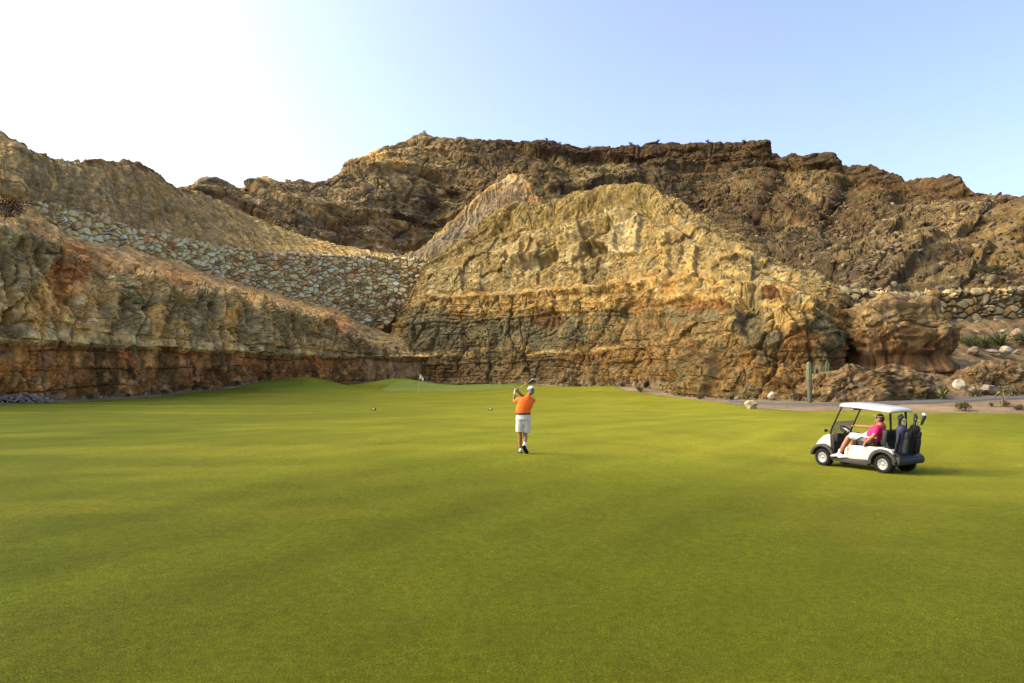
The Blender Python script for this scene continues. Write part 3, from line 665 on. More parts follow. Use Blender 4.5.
    fa, fb = fissures(V, 2.4, 530, zt * (1 - hi) + til * hi, 1.3); dd = dd - (.36 * fa + .18 * fb) * (1 - .55 * up * (1 - hi))
    # overhanging bed along the top of the lower cliff, throwing a line of shade
    dd = dd + .5 * np.exp(-((vv - 3.85) / .12) ** 2) - .35 * np.exp(-((vv - 2.9) / .10) ** 2)
    Vd = V + N * dd[..., None]
    Vd[..., 2] += .5 * fbm(V / 2.5, 4, 576) * np.exp(-((vv - 7) / .15) ** 2)
    n1 = fbm(V / 8, 4, 581); n2 = fbm(V / 2.4, 5, 582); n3 = fbm(V * np.array((1, 1, .3)) / 1.6, 4, 583)
    # base (0..2), middle (2..3), orange band (3..5), upper (5..7)
    lo = np.zeros(V.shape) + Z3((.215, .145, .075)); lo = mix(lo, (.145, .110, .070), sstep(-.05, .35, n1 + .3 * n3)); lo = mix(lo, (.235, .135, .065), sstep(.1, .5, n2 + .4 * n1) * .8); lo = mix(lo, (.30, .215, .12), sstep(.2, .6, n3) * .7)
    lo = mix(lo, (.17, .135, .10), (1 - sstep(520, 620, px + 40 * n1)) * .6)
    md = np.zeros(V.shape) + Z3((.185, .155, .105)); md = mix(md, (.135, .130, .105), sstep(-.1, .3, n1 + .4 * (idv - .5))); md = mix(md, (.285, .205, .105), sstep(.05, .45, n2 + .5 * (id2 - .5)))
    warm = sstep(570, 690, px + 40 * n1); md = mix(md, (.28, .20, .105), warm * sstep(-.3, .2, n2) * .55)
    ob = np.zeros(V.shape) + Z3((.42, .285, .135)); ob = mix(ob, (.48, .37, .20), sstep(.0, .4, n2)); ob = mix(ob, (.33, .175, .07), sstep(.15, .5, n1 + .4 * n3) * .7)
    ub = np.zeros(V.shape) + Z3((.335, .262, .150)); ub = mix(ub, (.262, .205, .122), sstep(-.1, .4, n1 + .4 * n2)); ub = mix(ub, (.41, .32, .18), sstep(.1, .5, n2 + .3 * n3) * .8)
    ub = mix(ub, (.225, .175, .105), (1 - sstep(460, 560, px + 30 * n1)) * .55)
    pale = sstep(.62, .72, idp + .12 * n2) * (1 - hi) * sstep(5.05, 5.5, vv); ub = mix(ub, (.47, .39, .25), pale * .75)
    ub = mix(ub, (.255, .20, .10), hi * .5); ub = mix(ub, (.13, .10, .06), hi * sstep(.75, .95, strata(til, 1.5, 563)) * .0)
    w = vv + .22 * n2
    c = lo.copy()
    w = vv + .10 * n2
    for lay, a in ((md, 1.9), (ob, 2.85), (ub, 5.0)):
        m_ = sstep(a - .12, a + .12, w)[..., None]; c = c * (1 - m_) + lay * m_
    for (x, y, rx, ry, col, am) in [(700,306,36,9,(.20,.098,.045),.9),(790,317,26,15,(.44,.315,.145),.9),(800,342,30,10,(.25,.135,.06),.75),(625,233,9,15,(.60,.52,.38),.95),(571,238,10,18,(.48,.40,.26),.85),(513,258,7,10,(.50,.42,.28),.7),(530,262,5,8,(.50,.43,.3),.6),
            (770,291,9,4,(.13,.055,.038),.9),(452,317,14,12,(.20,.105,.05),.8),(545,320,24,13,(.175,.092,.05),.8),(483,322,12,8,(.20,.115,.06),.7),(600,350,60,14,(.24,.135,.065),.5),(445,288,25,11,(.40,.33,.21),.6),(640,305,20,15,(.30,.165,.075),.7),
            (744,272,12,8,(.58,.48,.32),.8),(662,255,6,22,(.47,.35,.18),.7),(690,262,6,16,(.50,.38,.2),.7),(425,325,30,25,(.165,.155,.125),.85),(500,330,60,16,(.165,.15,.118),.7),(470,305,60,6,(.44,.32,.16),.6),(749,312,15,24,(.165,.145,.11),.85),(826,318,14,20,(.20,.165,.11),.7),(683,318,10,6,(.12,.12,.095),.8),
            (720,360,50,26,(.175,.125,.072),.5),(780,370,50,22,(.215,.125,.058),.5),(700,380,26,24,(.150,.115,.070),.7),(443,371,35,9,(.10,.062,.036),.9),(528,366,24,6,(.13,.095,.062),.7),(560,385,160,7,(.20,.165,.13),.7),(655,330,60,18,(.26,.155,.075),.45)]:
        c = mix(c, col, patch(px, py, x, y, rx, ry, n2, .55, .4) * am)
    for q, m_ in zip(SL, sm): c = mix(c, q[5], m_ * .9)
    c = mix(c, CRK, np.maximum(cut * (1 - up) * .45, .42 * fa) * (1 - .5 * up) + .18 * fb * (1 - .5 * up))
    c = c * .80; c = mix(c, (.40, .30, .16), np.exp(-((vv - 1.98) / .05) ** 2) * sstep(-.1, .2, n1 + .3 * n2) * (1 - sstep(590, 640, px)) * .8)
    global HED; HED = (Vd, px, py, N, vv)
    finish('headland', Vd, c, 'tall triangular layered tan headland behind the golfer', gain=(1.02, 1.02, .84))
headland()

# ---- right-hand terraces
def terrace():
    pxs = np.array([828,842,858,880,910,945,985,1024,1100,1250], float)
    a = np.interp(pxs, [770, 945, 1250], [0, 0, 9])
    r0 = Pz(pxs, 60.2 + a, 0 * pxs); r0[:, 2] = gz(r0[:, 0], r0[:, 1]) - .4
    mk = lambda py, Y: [P(x, y_, Y + b) for x, y_, b in zip(pxs, np.full(len(pxs), py) if np.isscalar(py) else py, a)]
    rows = [r0, mk(391, 63), mk(377, 68.5), mk(367, 73.5), mk(351, 79), mk(335, 83), mk(np.interp(pxs, [770, 830, 1024, 1250], [326, 326, 317, 312]), 87.5), mk(295, 93), mk(288, 112)]
    V, N, vv, s = sheet(rows, 330, [14, 30, 30, 30, 30, 30, 30, 16], 4)
    d = .35 * fbm(V / 5, 4, 601) + .28 * ridged(V / 2.3, 4, 602) + .10 * ridged(V / .8, 3, 603)
    flat = sstep(2.0, 2.4, vv) * (1 - sstep(3.2, 3.7, vv)); d = d * (1 - .75 * flat) * sstep(0, .5, vv)
    Vd = V + N * d[..., None]
    px, py = proj(V); n1 = fbm(V / 6, 4, 611); n2 = fbm(V / 1.8, 4, 612)
    c = np.zeros(V.shape) + Z3((.20, .145, .082)); c = mix(c, (.15, .11, .066), sstep(-.05, .35, n1)); c = mix(c, (.26, .195, .115), sstep(.1, .5, n2) * .7)
    c = mix(c, (.235, .18, .115), flat * .7); c = mix(c, (.15, .11, .075), sstep(.2, .5, n2 - .3 * n1) * .4)
    global TER; TER = (Vd, px, py, N)
    finish('terrace', Vd, c, 'sandy terraces stepping up on the right', EARTH)
terrace()

# ---- free-standing rock masses
def rock_mass(name, px, pyb, Y, w, h, dep, seed, label, cols, sub=6, sq=.75, rough=1.0, dx=0, kind='structure', lean=0):
    bm = bmesh.new(); bmesh.ops.create_icosphere(bm, subdivisions=sub, radius=1)
    S = np.array([v.co[:] for v in bm.verts]); F = np.array([[v.index for v in f.verts] for f in bm.faces]); bm.free()
    c = P(px, pyb, Y); c[2] = min(c[2], gz(c[0], c[1]) + (1e9 if kind == 'lift' else 0)) if False else c[2]
    Q = np.sign(S) * np.abs(S) ** sq
    V = Q * np.array((w / 2, dep / 2, h))
    V[:, 2] = np.where(V[:, 2] < 0, V[:, 2] * .35, V[:, 2]); V[:, 0] += lean * V[:, 2]
    W = V + c; L_ = min(w, h * 1.6)
    n = S / np.linalg.norm(S, axis=1)[:, None]
    wq = L_ * .02 * np.stack([fbm(W / L_ * 4, 3, seed + 20 + k_) for k_ in range(3)], -1); f1, f2, idv, pl = worley((W + wq) * np.array((1, 1, 1.5)) / (L_ * .36), seed); g1, g2, id2, pl2 = worley((W + wq * .5) * np.array((1, 1, 1.4)) / (L_ * .12), seed + 1)
    zt = W[:, 2] + .2 * L_ * .3 * fbm(W / L_ * 2, 2, seed + 2)
    d = L_ * rough * (.11 * fbm(W / L_ * 2.2, 3, seed + 3) + .05 * ridged(W / L_ * 6, 4, seed + 4) + .05 * (idv - .5) + .07 * pl + .02 * (id2 - .5) + .03 * pl2 + .06 * (strata(zt, L_ * .11, seed + 5, .2) - .5) - .03 * np.exp(-((f2 - f1) / .07) ** 2))
    V = V + n * d[:, None]
    n1 = fbm(W / L_ * 2.5, 4, seed + 7); n2 = fbm(W / L_ * 8, 4, seed + 8)
    col = np.zeros(V.shape) + np.array(cols[0]); col = mix(col, cols[1], sstep(-.1, .3, n1 + .3 * (idv - .5))); col = mix(col, cols[2], sstep(.1, .5, n2 + .4 * (id2 - .5)))
    if len(cols) > 3: col = mix(col, cols[3], sstep(.15, .8, V[:, 2] / h + .25 * n1))
    col = mottle(V + c, col, .5); fa, fb = fissures(V + c, L_ * .22, seed + 40, None, L_ * .16); V = V - n * (L_ * (.05 * fa + .025 * fb))[:, None]; col = mix(col, CRK, .6 * fa + .3 * fb); o = link(name, raw_mesh(name, V, F, np.clip(col, .012, .8), False), ROCK); o.location = c
    if kind == 'structure': tag(o, label, kind='structure')
    else: tag(o, label, 'rock')
    return o
TAN = [(.26, .175, .088), (.20, .13, .065), (.33, .235, .125)]
rock_mass('rock_outcrop', 893, 366, 73.5, 10.6, 7.0, 8, 700, 'rounded rust brown outcrop beside the headland', [(.175, .105, .052), (.135, .092, .052), (.20, .115, .048), (.21, .155, .085)], rough=.8, sq=.55)
rock_mass('low_rock_mound', 872, 406, 61.5, 11.2, 3.3, 6.5, 720, 'low layered brown rock mound behind the cart', [(.155, .112, .062), (.12, .086, .05), (.22, .165, .095)], rough=.9, sq=.7)
rock_mass('low_rock_mound', 824, 405, 61.5, 4.2, 2.55, 3.4, 730, 'small brown rock shoulder beside the tall cactus', [(.175, .122, .065), (.135, .092, .05), (.22, .16, .088)], sub=5)
rock_mass('rock_knoll', 1004, 390, 66.5, 9.5, 2.7, 5, 740, 'low brown rocky knoll at the right edge', [(.17, .12, .066), (.135, .095, .055), (.235, .175, .10)], rough=.9)
# ------------------------------------------------------------------ dry stone walls
def _ico(sub):
    bm = bmesh.new(); bmesh.ops.create_icosphere(bm, subdivisions=sub, radius=1)
    S = np.array([v.co[:] for v in bm.verts]); F = np.array([[v.index for v in f.verts] for f in bm.faces]); bm.free(); return S, F
ICO3 = _ico(3)

def stones(cent, size, frame, seed, cols, wts, flat=.62):
    """many irregular split stones in one array: cent (n,3), size (n,3) half extents, frame (n,3,3) axes"""
    g = np.random.default_rng(seed); S, F = ICO3; n = len(cent)
    V = np.repeat(S[None], n, 0)
    for _ in range(12):                                             # flat split faces
        d = g.normal(size=(n, 3)); d /= np.linalg.norm(d, axis=1)[:, None]
        h = g.uniform(.5, .8, n); t = np.einsum('nvk,nk->nv', V, d) - h[:, None]
        V = V - np.maximum(t, 0)[..., None] * d[:, None]
    off = g.uniform(0, 99, (n, 1, 3)); V = V * (1 + .16 * perlin(V * 1.6 + off, seed)[..., None] + .06 * perlin(V * 4 + off, seed + 1)[..., None])
    a = g.normal(0, .42, n); ca, sa = np.cos(a), np.sin(a)
    V = V * size[:, None]
    V = np.stack([V[..., 0] * ca[:, None] - V[..., 2] * sa[:, None], V[..., 1], V[..., 0] * sa[:, None] + V[..., 2] * ca[:, None]], -1)
    W = np.einsum('nvk,nkj->nvj', V, frame) + cent[:, None]
    base = np.array(cols)[g.choice(len(cols), n, p=wts)] * g.uniform(.7, 1.15, (n, 1))
    C = base[:, None] * (1 + .25 * perlin(V * 2.2 + off, seed + 2)[..., None])
    return W.reshape(-1, 3), (F[None] + (np.arange(n) * len(S))[:, None, None]).reshape(-1, 3), C.reshape(-1, 3)

SC = [(.27, .235, .155), (.205, .185, .13), (.33, .27, .16), (.42, .36, .23), (.28, .185, .085), (.21, .125, .065)]
SW = [.32, .26, .2, .1, .08, .04]

def dry_wall(label, pts, dx, dz, seed, batter=.22, tone=(1, 1, 1), dome=0.0, res=.115):
    """a wall of tightly fitted split stones. pts: (px, top py, bottom py, Y at top)"""
    top = np.array([P(a, t, Y) for a, t, b, Y in pts]); bot = []
    for (a, t, b, Y), T in zip(pts, top):
        h = max(T[2] - P(a, b, Y)[2], .3); bot.append(P(a, b, Y - batter * h) - (0, 0, .6))
    bot = np.array(bot); tt = np.linspace(0, len(pts) - 1, 600); T0 = cr(top, tt); B0 = cr(bot, tt)
    s0 = np.r_[0, np.cumsum(np.linalg.norm(np.diff(T0[:, :2], axis=0), axis=1))]; n = int(s0[-1] / res); s = np.linspace(0, s0[-1], n)
    T = np.stack([np.interp(s, s0, T0[:, j]) for j in range(3)], 1); B = np.stack([np.interp(s, s0, B0[:, j]) for j in range(3)], 1)
    H = (T[:, 2] - B[:, 2]); m = int(H.max() / res) + 2; f = np.linspace(0, 1, m)[:, None, None]
    V = B[None] * (1 - f) + T[None] * f
    cap = np.concatenate([T[None] + np.array((0, q, .05 * (q > .2))) for q in (.35, .8, 1.5, 2.2)]); cap[-1, :, 2] -= 2
    V = np.concatenate([V, cap]); zz = np.concatenate([V[:m, :, 2], T[None, :, 2] + np.array((.35, .8, 1.5, 2.2))[:, None]])
    ss = s[None] + 0 * zz
    q = np.stack([ss / dx + .10 * perlin(np.stack([ss / 2, zz / 2, 0 * ss], -1), seed + 5), zz / dz, 0 * ss + .5], -1)
    f1, f2, idv, pl = worley(q * np.array((1, 1, 0)) + (0, 0, .37), seed); g1, g2, id2, pl2 = worley(np.stack([ss / (dx * .42), zz / (dz * .42), 0 * ss + .2], -1) , seed + 3)
    gap = f2 - f1; small = sstep(.72, .75, idv)                                   # some cells are chinked with smaller stones
    gap2 = g2 - g1; gp = np.where(small > .5, np.minimum(gap, gap2 * .7), gap)
    body = sstep(.0, .20, gp)
    d = .52 * body + .30 * (idv - .5) * body + (.30 * pl * (1 - dome)) * body + dome * .35 * (1 - f1 ** 2) * body + .10 * pl2 * small * body + .05 * ridged(V / .5, 3, seed + 6) - .30
    N = np.cross(np.gradient(V, axis=1), np.gradient(V, axis=0)); N /= np.linalg.norm(N, axis=-1, keepdims=True) + 1e-9
    Vd = V + N * d[..., None]; Vd[..., 2] += (.5 * (idv - .4) + .25 * (id2 - .5)) * sstep(m - 8, m, np.arange(len(V)))[:, None]
    k = ((idv * 7919.7) % 1); cs = np.array(SC)[np.searchsorted(np.cumsum(SW), np.clip(k, 0, .999))]; k2 = ((id2 * 911.3) % 1)
    c = cs * (.72 + .5 * ((idv * 331.1) % 1))[..., None]; c = np.where((small > .5)[..., None], c * (.75 + .5 * k2)[..., None], c)
    c = c * np.exp(.28 * fbm(V / .7, 3, seed + 8))[..., None]; c = mix(c, (.075, .060, .040), (1 - sstep(.02, .10, gp)) * .85); c = c * np.array(tone)
    return tag(link('dry_stone_wall', raw_mesh('dry_stone_wall', Vd, grid_faces(*V.shape[:2])[:, ::-1], np.clip(c, .02, .6), False), STONE), label, 'stone wall')
dry_wall('long high dry stone retaining wall of grey rubble above the left cliff',
    [(27,201,206,79),(45,203.5,224,82),(60,207.5,238,85),(95,216,243,92),(135,229,250,100.5),(175,238.5,263,110),(210,245.5,275,118.5),(240,250,286,126),(270,252.5,294,132),(300,254.5,300,138),(340,256,311,145),(362,257,322,147),(384,257.5,326,148.5),(400,258.5,306,149),(416,259.5,286,149),(436,261.5,266,149)], 1.32, .80, 31, tone=(2.55, 2.25, 1.75))
dry_wall('lower dry stone wall of rounded boulders on the right terrace',
    [(826,291,312,89.5),(850,292,332,88),(870,293,338,87.5),(900,295.5,336,87.5),(935,294.5,323,88),(960,293.5,321,88.5),(990,292.5,319,89),(1024,291,317,90),(1080,290,316,92),(1200,289,314,96)], 1.3, 1.0, 47, tone=(.95, .88, .70), dome=.6, res=.09)

BOULDER_COLS = [(.33, .28, .19), (.28, .21, .125), (.24, .185, .115), (.36, .30, .20)]
def boulder(px, py, Y, w, h, d, seed, label, col=None, group=None, rot=0):
    g = np.random.default_rng(seed); S, F = _ico(5)
    V = S.copy()
    for _ in range(10):
        q = g.normal(size=3); q /= np.linalg.norm(q); t = V @ q - g.uniform(.6, .88); V = V - np.maximum(t, 0)[:, None] * q
    off = g.uniform(0, 99, 3); V = V * (1 + .14 * fbm(V * 1.5 + off, 4, seed)[:, None] + .05 * ridged(V * 4 + off, 3, seed + 1)[:, None])
    V = V * np.array((w / 2, d / 2, h * .62)); V[:, 2] -= V[:, 2].min() + .18 * h
    c = np.array(col or BOULDER_COLS[seed % 4]) * np.ones_like(V); c = mix(c, np.array(col or BOULDER_COLS[(seed + 1) % 4]) * .65, sstep(.0, .4, fbm(V * 2 + off, 4, seed + 2)))
    o = link('boulder', raw_mesh('boulder', V, F, c), STONE); o.location = P(px, py, Y); o.rotation_euler = (0, 0, rot)
    return tag(o, label, 'rock', group)
# ------------------------------------------------------------------ builders for things
def bm_new(): return bmesh.new()
def build(bm, name, mat, parent=None, smooth=True, loc=None):
    bmesh.ops.recalc_face_normals(bm, faces=bm.faces)
    me = bpy.data.meshes.new(name); bm.to_mesh(me); bm.free()
    me.polygons.foreach_set('use_smooth', np.full(len(me.polygons), smooth, bool))
    o = link(name, me, mat, parent)
    if loc is not None: o.location = loc
    return o

def frame_of(d):
    d = Vector(d).normalized(); a = Vector((0, 0, 1)) if abs(d.z) < .95 else Vector((1, 0, 0))
    u = a.cross(d).normalized(); return u, d.cross(u).normalized(), d

def tube(bm, pts, rad, seg=12, caps=True, up=None):
    """swept closed tube; rad: number or (a, b) per point, rounded ends"""
    pts = [Vector(p) for p in pts]; rad = [(r, r) if not isinstance(r, (tuple, list)) else r for r in (rad if isinstance(rad, (list, tuple)) and len(rad) == len(pts) and not (len(pts) == 2 and False) else [rad] * len(pts))]
    P2, R2 = list(pts), list(rad)
    if caps:
        d0 = (pts[0] - pts[1]).normalized(); d1 = (pts[-1] - pts[-2]).normalized(); a0, a1 = min(rad[0]), min(rad[-1])
        pre = [(pts[0] + d0 * a0 * math.sin(t), math.cos(t)) for t in (1.45, 1.0, .5)]; post = [(pts[-1] + d1 * a1 * math.sin(t), math.cos(t)) for t in (.5, 1.0, 1.45)]
        P2 = [p for p, _ in pre] + P2 + [p for p, _ in post]
        R2 = [(rad[0][0] * c, rad[0][1] * c) for _, c in pre] + R2 + [(rad[-1][0] * c, rad[-1][1] * c) for _, c in post]
    rings = []; u_prev = None
    for i, p in enumerate(P2):
        d = (P2[min(i + 1, len(P2) - 1)] - P2[max(i - 1, 0)]).normalized()
        if u_prev is None:
            if up is not None: v = Vector(up); u = v.cross(d).normalized(); u = d.cross(u).normalized() if False else u
            else: u = frame_of(d)[0]
        else: u = (u_prev - d * u_prev.dot(d)).normalized()
        u_prev = u; v = d.cross(u)
        rings.append([bm.verts.new(p + u * (R2[i][0] * math.cos(2 * math.pi * k / seg)) + v * (R2[i][1] * math.sin(2 * math.pi * k / seg))) for k in range(seg)])
    for a, b in zip(rings, rings[1:]):
        for k in range(seg): bm.faces.new((a[k], a[(k + 1) % seg], b[(k + 1) % seg], b[k]))
    bm.faces.new(rings[0][::-1]); bm.faces.new(rings[-1])

def ball(bm, c, r, rot=None, sub=3):
    r = (r, r, r) if not isinstance(r, (tuple, list)) else r
    M = Matrix.Translation(Vector(c)) @ (rot.to_4x4() if rot is not None else Matrix()) @ Matrix.Diagonal((*r, 1))
    bmesh.ops.create_icosphere(bm, subdivisions=sub, radius=1, matrix=M)

def box(bm, lo, hi, bev=.01, seg=2, M=None):
    lo, hi = Vector(lo), Vector(hi); b2 = bmesh.new()
    bmesh.ops.create_cube(b2, size=1, matrix=Matrix.Translation((lo + hi) / 2) @ Matrix.Diagonal((*(hi - lo), 1)))
    if bev: bmesh.ops.bevel(b2, geom=b2.edges[:], offset=bev, segments=seg, affect='EDGES', profile=.5)
    join(bm, b2, M)

def join(bm, b2, M=None):
    if M is not None: b2.transform(M)
    me = bpy.data.meshes.new('tmp'); b2.to_mesh(me); b2.free(); bm.from_mesh(me); bpy.data.meshes.remove(me)

def prism(bm, prof, y0, y1, bev=.012, seg=2, taper=None):
    """profile in x,z extruded along y with rounded edges"""
    b2 = bmesh.new()
    A = [b2.verts.new((x, y0, z)) for x, z in prof]; B = [b2.verts.new((x, y1, z)) for x, z in prof]
    n = len(prof); b2.faces.new(A); b2.faces.new(B[::-1])
    for i in range(n): b2.faces.new((A[i], B[i], B[(i + 1) % n], A[(i + 1) % n]))
    bmesh.ops.recalc_face_normals(b2, faces=b2.faces)
    if taper:
        for v in b2.verts: v.co.y *= taper(v.co.x, v.co.z)
    if bev: bmesh.ops.bevel(b2, geom=[e for e in b2.edges if len(e.link_faces) == 2 and e.calc_face_angle(0) > .35], offset=bev, segments=seg, affect='EDGES', profile=.5)
    join(bm, b2)

def lathe(bm, prof, seg=32, M=None, caps=True):
    """(radius, axial) profile spun about local y"""
    b2 = bmesh.new(); rings = []
    for r, a in prof: rings.append([b2.verts.new((r * math.cos(2 * math.pi * k / seg), a, r * math.sin(2 * math.pi * k / seg))) for k in range(seg)])
    for A, B in zip(rings, rings[1:]):
        for k in range(seg): b2.faces.new((A[k], A[(k + 1) % seg], B[(k + 1) % seg], B[k]))
    if caps and prof[0][0] > 1e-4: b2.faces.new(rings[0][::-1])
    if caps and prof[-1][0] > 1e-4: b2.faces.new(rings[-1])
    bmesh.ops.remove_doubles(b2, verts=b2.verts, dist=1e-5); join(bm, b2, M)

_pending = []
def skin(bm, name, mat, voxel, parent=None, smooth=4, loc=None):
    """one continuous surface grown round the overlapping volumes"""
    o = build(bm, name, mat, parent, loc=loc)
    m = o.modifiers.new('remesh', 'REMESH'); m.mode = 'VOXEL'; m.voxel_size = voxel; m.use_smooth_shade = True
    s = o.modifiers.new('smooth', 'SMOOTH'); s.factor = .5; s.iterations = smooth
    _pending.append(o); return o
def settle():
    dg = bpy.context.evaluated_depsgraph_get()
    done = [(o, bpy.data.meshes.new_from_object(o.evaluated_get(dg))) for o in _pending]
    for o, me in done:
        me.name = o.name; o.modifiers.clear(); o.data = me; me.polygons.foreach_set('use_smooth', np.ones(len(me.polygons), bool))
    _pending.clear()

def hand(bm, wrist, d, palm, curl=.6, side=1, s=1.0):
    """palm, four unequal bent fingers and a thumb leaving the palm's side"""
    wrist = Vector(wrist); d = Vector(d).normalized(); n = Vector(palm); n = (n - d * n.dot(d)).normalized(); u = d.cross(n) * side
    tube(bm, [wrist, wrist + d * .045 * s, wrist + d * .085 * s], [(.026 * s, .018 * s), (.040 * s, .017 * s), (.042 * s, .015 * s)], up=n)
    for k, (off, L_) in enumerate(((.031, .066), (.011, .076), (-.010, .070), (-.030, .054))):
        p = wrist + d * .085 * s + u * off * s; a = curl; q = [p - d * .03 * s, p]; dd = d
        for j, f in enumerate((.45, .32, .23)):
            ang = a * (j + 1) * (.9 + .06 * k); dd = d * math.cos(ang) + n * math.sin(ang); q.append(q[-1] + dd * L_ * f * s)
        tube(bm, q, [.0095 * s, .0098 * s, .0092 * s, .0085 * s, .0075 * s], seg=8)
    t0 = wrist + d * .03 * s + u * .03 * s
    t1 = t0 + (u * .7 + d * .6 + n * .35).normalized() * .042 * s; t2 = t1 + (d * .75 + n * (.3 + curl * .4) + u * .15).normalized() * .03 * s
    tube(bm, [t0 - u * .012 * s, t0, t1, t2], [.012 * s, .013 * s, .011 * s, .009 * s], seg=8)

SKIN = plain('sun_tanned_skin', (.24, .098, .045), rough=.55, var=.10, scale=25)
SKIN_L = plain('light_skin', (.30, .135, .07), rough=.55, var=.10, scale=25)
ORANGE = plain('orange_cotton', (.80, .125, .002), rough=.85, var=.10, scale=18, bump=.006)
WHITE_C = plain('white_cotton', (.55, .52, .45), rough=.88, var=.07, scale=16, bump=.006)
PALE_C = plain('pale_grey_cotton', (.38, .38, .385), rough=.88, var=.09, scale=16, bump=.006)
PINK = plain('pink_cotton', (.72, .008, .105), rough=.85, var=.12, scale=18, bump=.006)
WHITE_P = plain('white_paint', (.50, .475, .41), rough=.28, var=.05, scale=6, coat=.3)
SHOE_W = plain('white_leather', (.55, .54, .50), rough=.45, var=.06)
BLACK_R = plain('black_rubber', (.010, .010, .010), rough=.85, spec=.15, var=.25, scale=40)
BLACK_P = plain('black_plastic', (.012, .012, .012), rough=.5, spec=.2, var=.2, scale=14)
GREY_P = plain('charcoal_plastic', (.036, .034, .030), rough=.6, spec=.2, var=.18, scale=14)
VINYL = plain('dark_vinyl', (.016, .015, .014), rough=.55, spec=.25, var=.2, scale=12)
STEEL = plain('brushed_steel', (.55, .54, .52), rough=.3, metal=1, var=.08)
ALU = plain('pale_alloy', (.30, .285, .25), rough=.35, metal=.4, var=.12)
HAIR_G = plain('grey_hair', (.15, .135, .12), rough=.8, var=.3, scale=60)
HAIR_D = plain('dark_hair', (.03, .022, .016), rough=.7, var=.3, scale=60)
BLUE_F = plain('navy_nylon', (.008, .014, .045), rough=.7, var=.25, scale=20, bump=.006)
BLACK_F = plain('black_nylon', (.009, .009, .010), rough=.75, var=.3, scale=20, bump=.006)
LIP = plain('lip', (.30, .085, .06), rough=.5); EYE_W = plain('eye_white', (.7, .68, .65), rough=.3); EYE_D = plain('eye_iris', (.03, .02, .015), rough=.2)

def head(b, root, c, face, up=(0, 0, 1), hair=HAIR_G, skin_bm=None):
    """skull, jaw, nose and ears go into the body's own surface; eyes, lips and hair are children"""
    c = Vector(c); f = Vector(face).normalized(); up = Vector(up); up = (up - f * up.dot(f)).normalized(); r = f.cross(up)
    Rm = Matrix((r, f, up)).transposed()
    ball(b, c, (.076, .096, .112), Rm); ball(b, c - up * .055 + f * .025, (.058, .068, .066), Rm)
    tube(b, [c + f * .088 + up * .012, c + f * .106 - up * .018], [.009, .015], seg=8)
    ball(b, c + f * .082 - up * .075, (.026, .018, .016), Rm); ball(b, c + f * .078 + up * .035, (.05, .02, .012), Rm)
    for s in (-1, 1): ball(b, c + r * s * .079 - f * .005 - up * .005, (.012, .024, .033), Rm, 2)
    for s in (-1, 1):
        e = bm_new(); ball(e, c + r * s * .031 + f * .083 + up * .008, .0125, None, 2); eo = build(e, 'eye', EYE_W, root)
        e = bm_new(); ball(e, c + r * s * .031 + f * .0935 + up * .008, .0055, None, 2); build(e, 'pupil', EYE_D, eo)
    e = bm_new(); tube(e, [c + r * -.024 + f * .086 - up * .051, c + f * .096 - up * .050, c + r * .024 + f * .086 - up * .051], [.004, .0075, .004], seg=8); build(e, 'mouth', LIP, root)
    h = bm_new(); ball(h, c - f * .016 + up * .012, (.083, .094, .110), Rm); ball(h, c - f * .03 - up * .03, (.079, .078, .085), Rm)
    build(h, 'hair', hair, root)
    return Rm
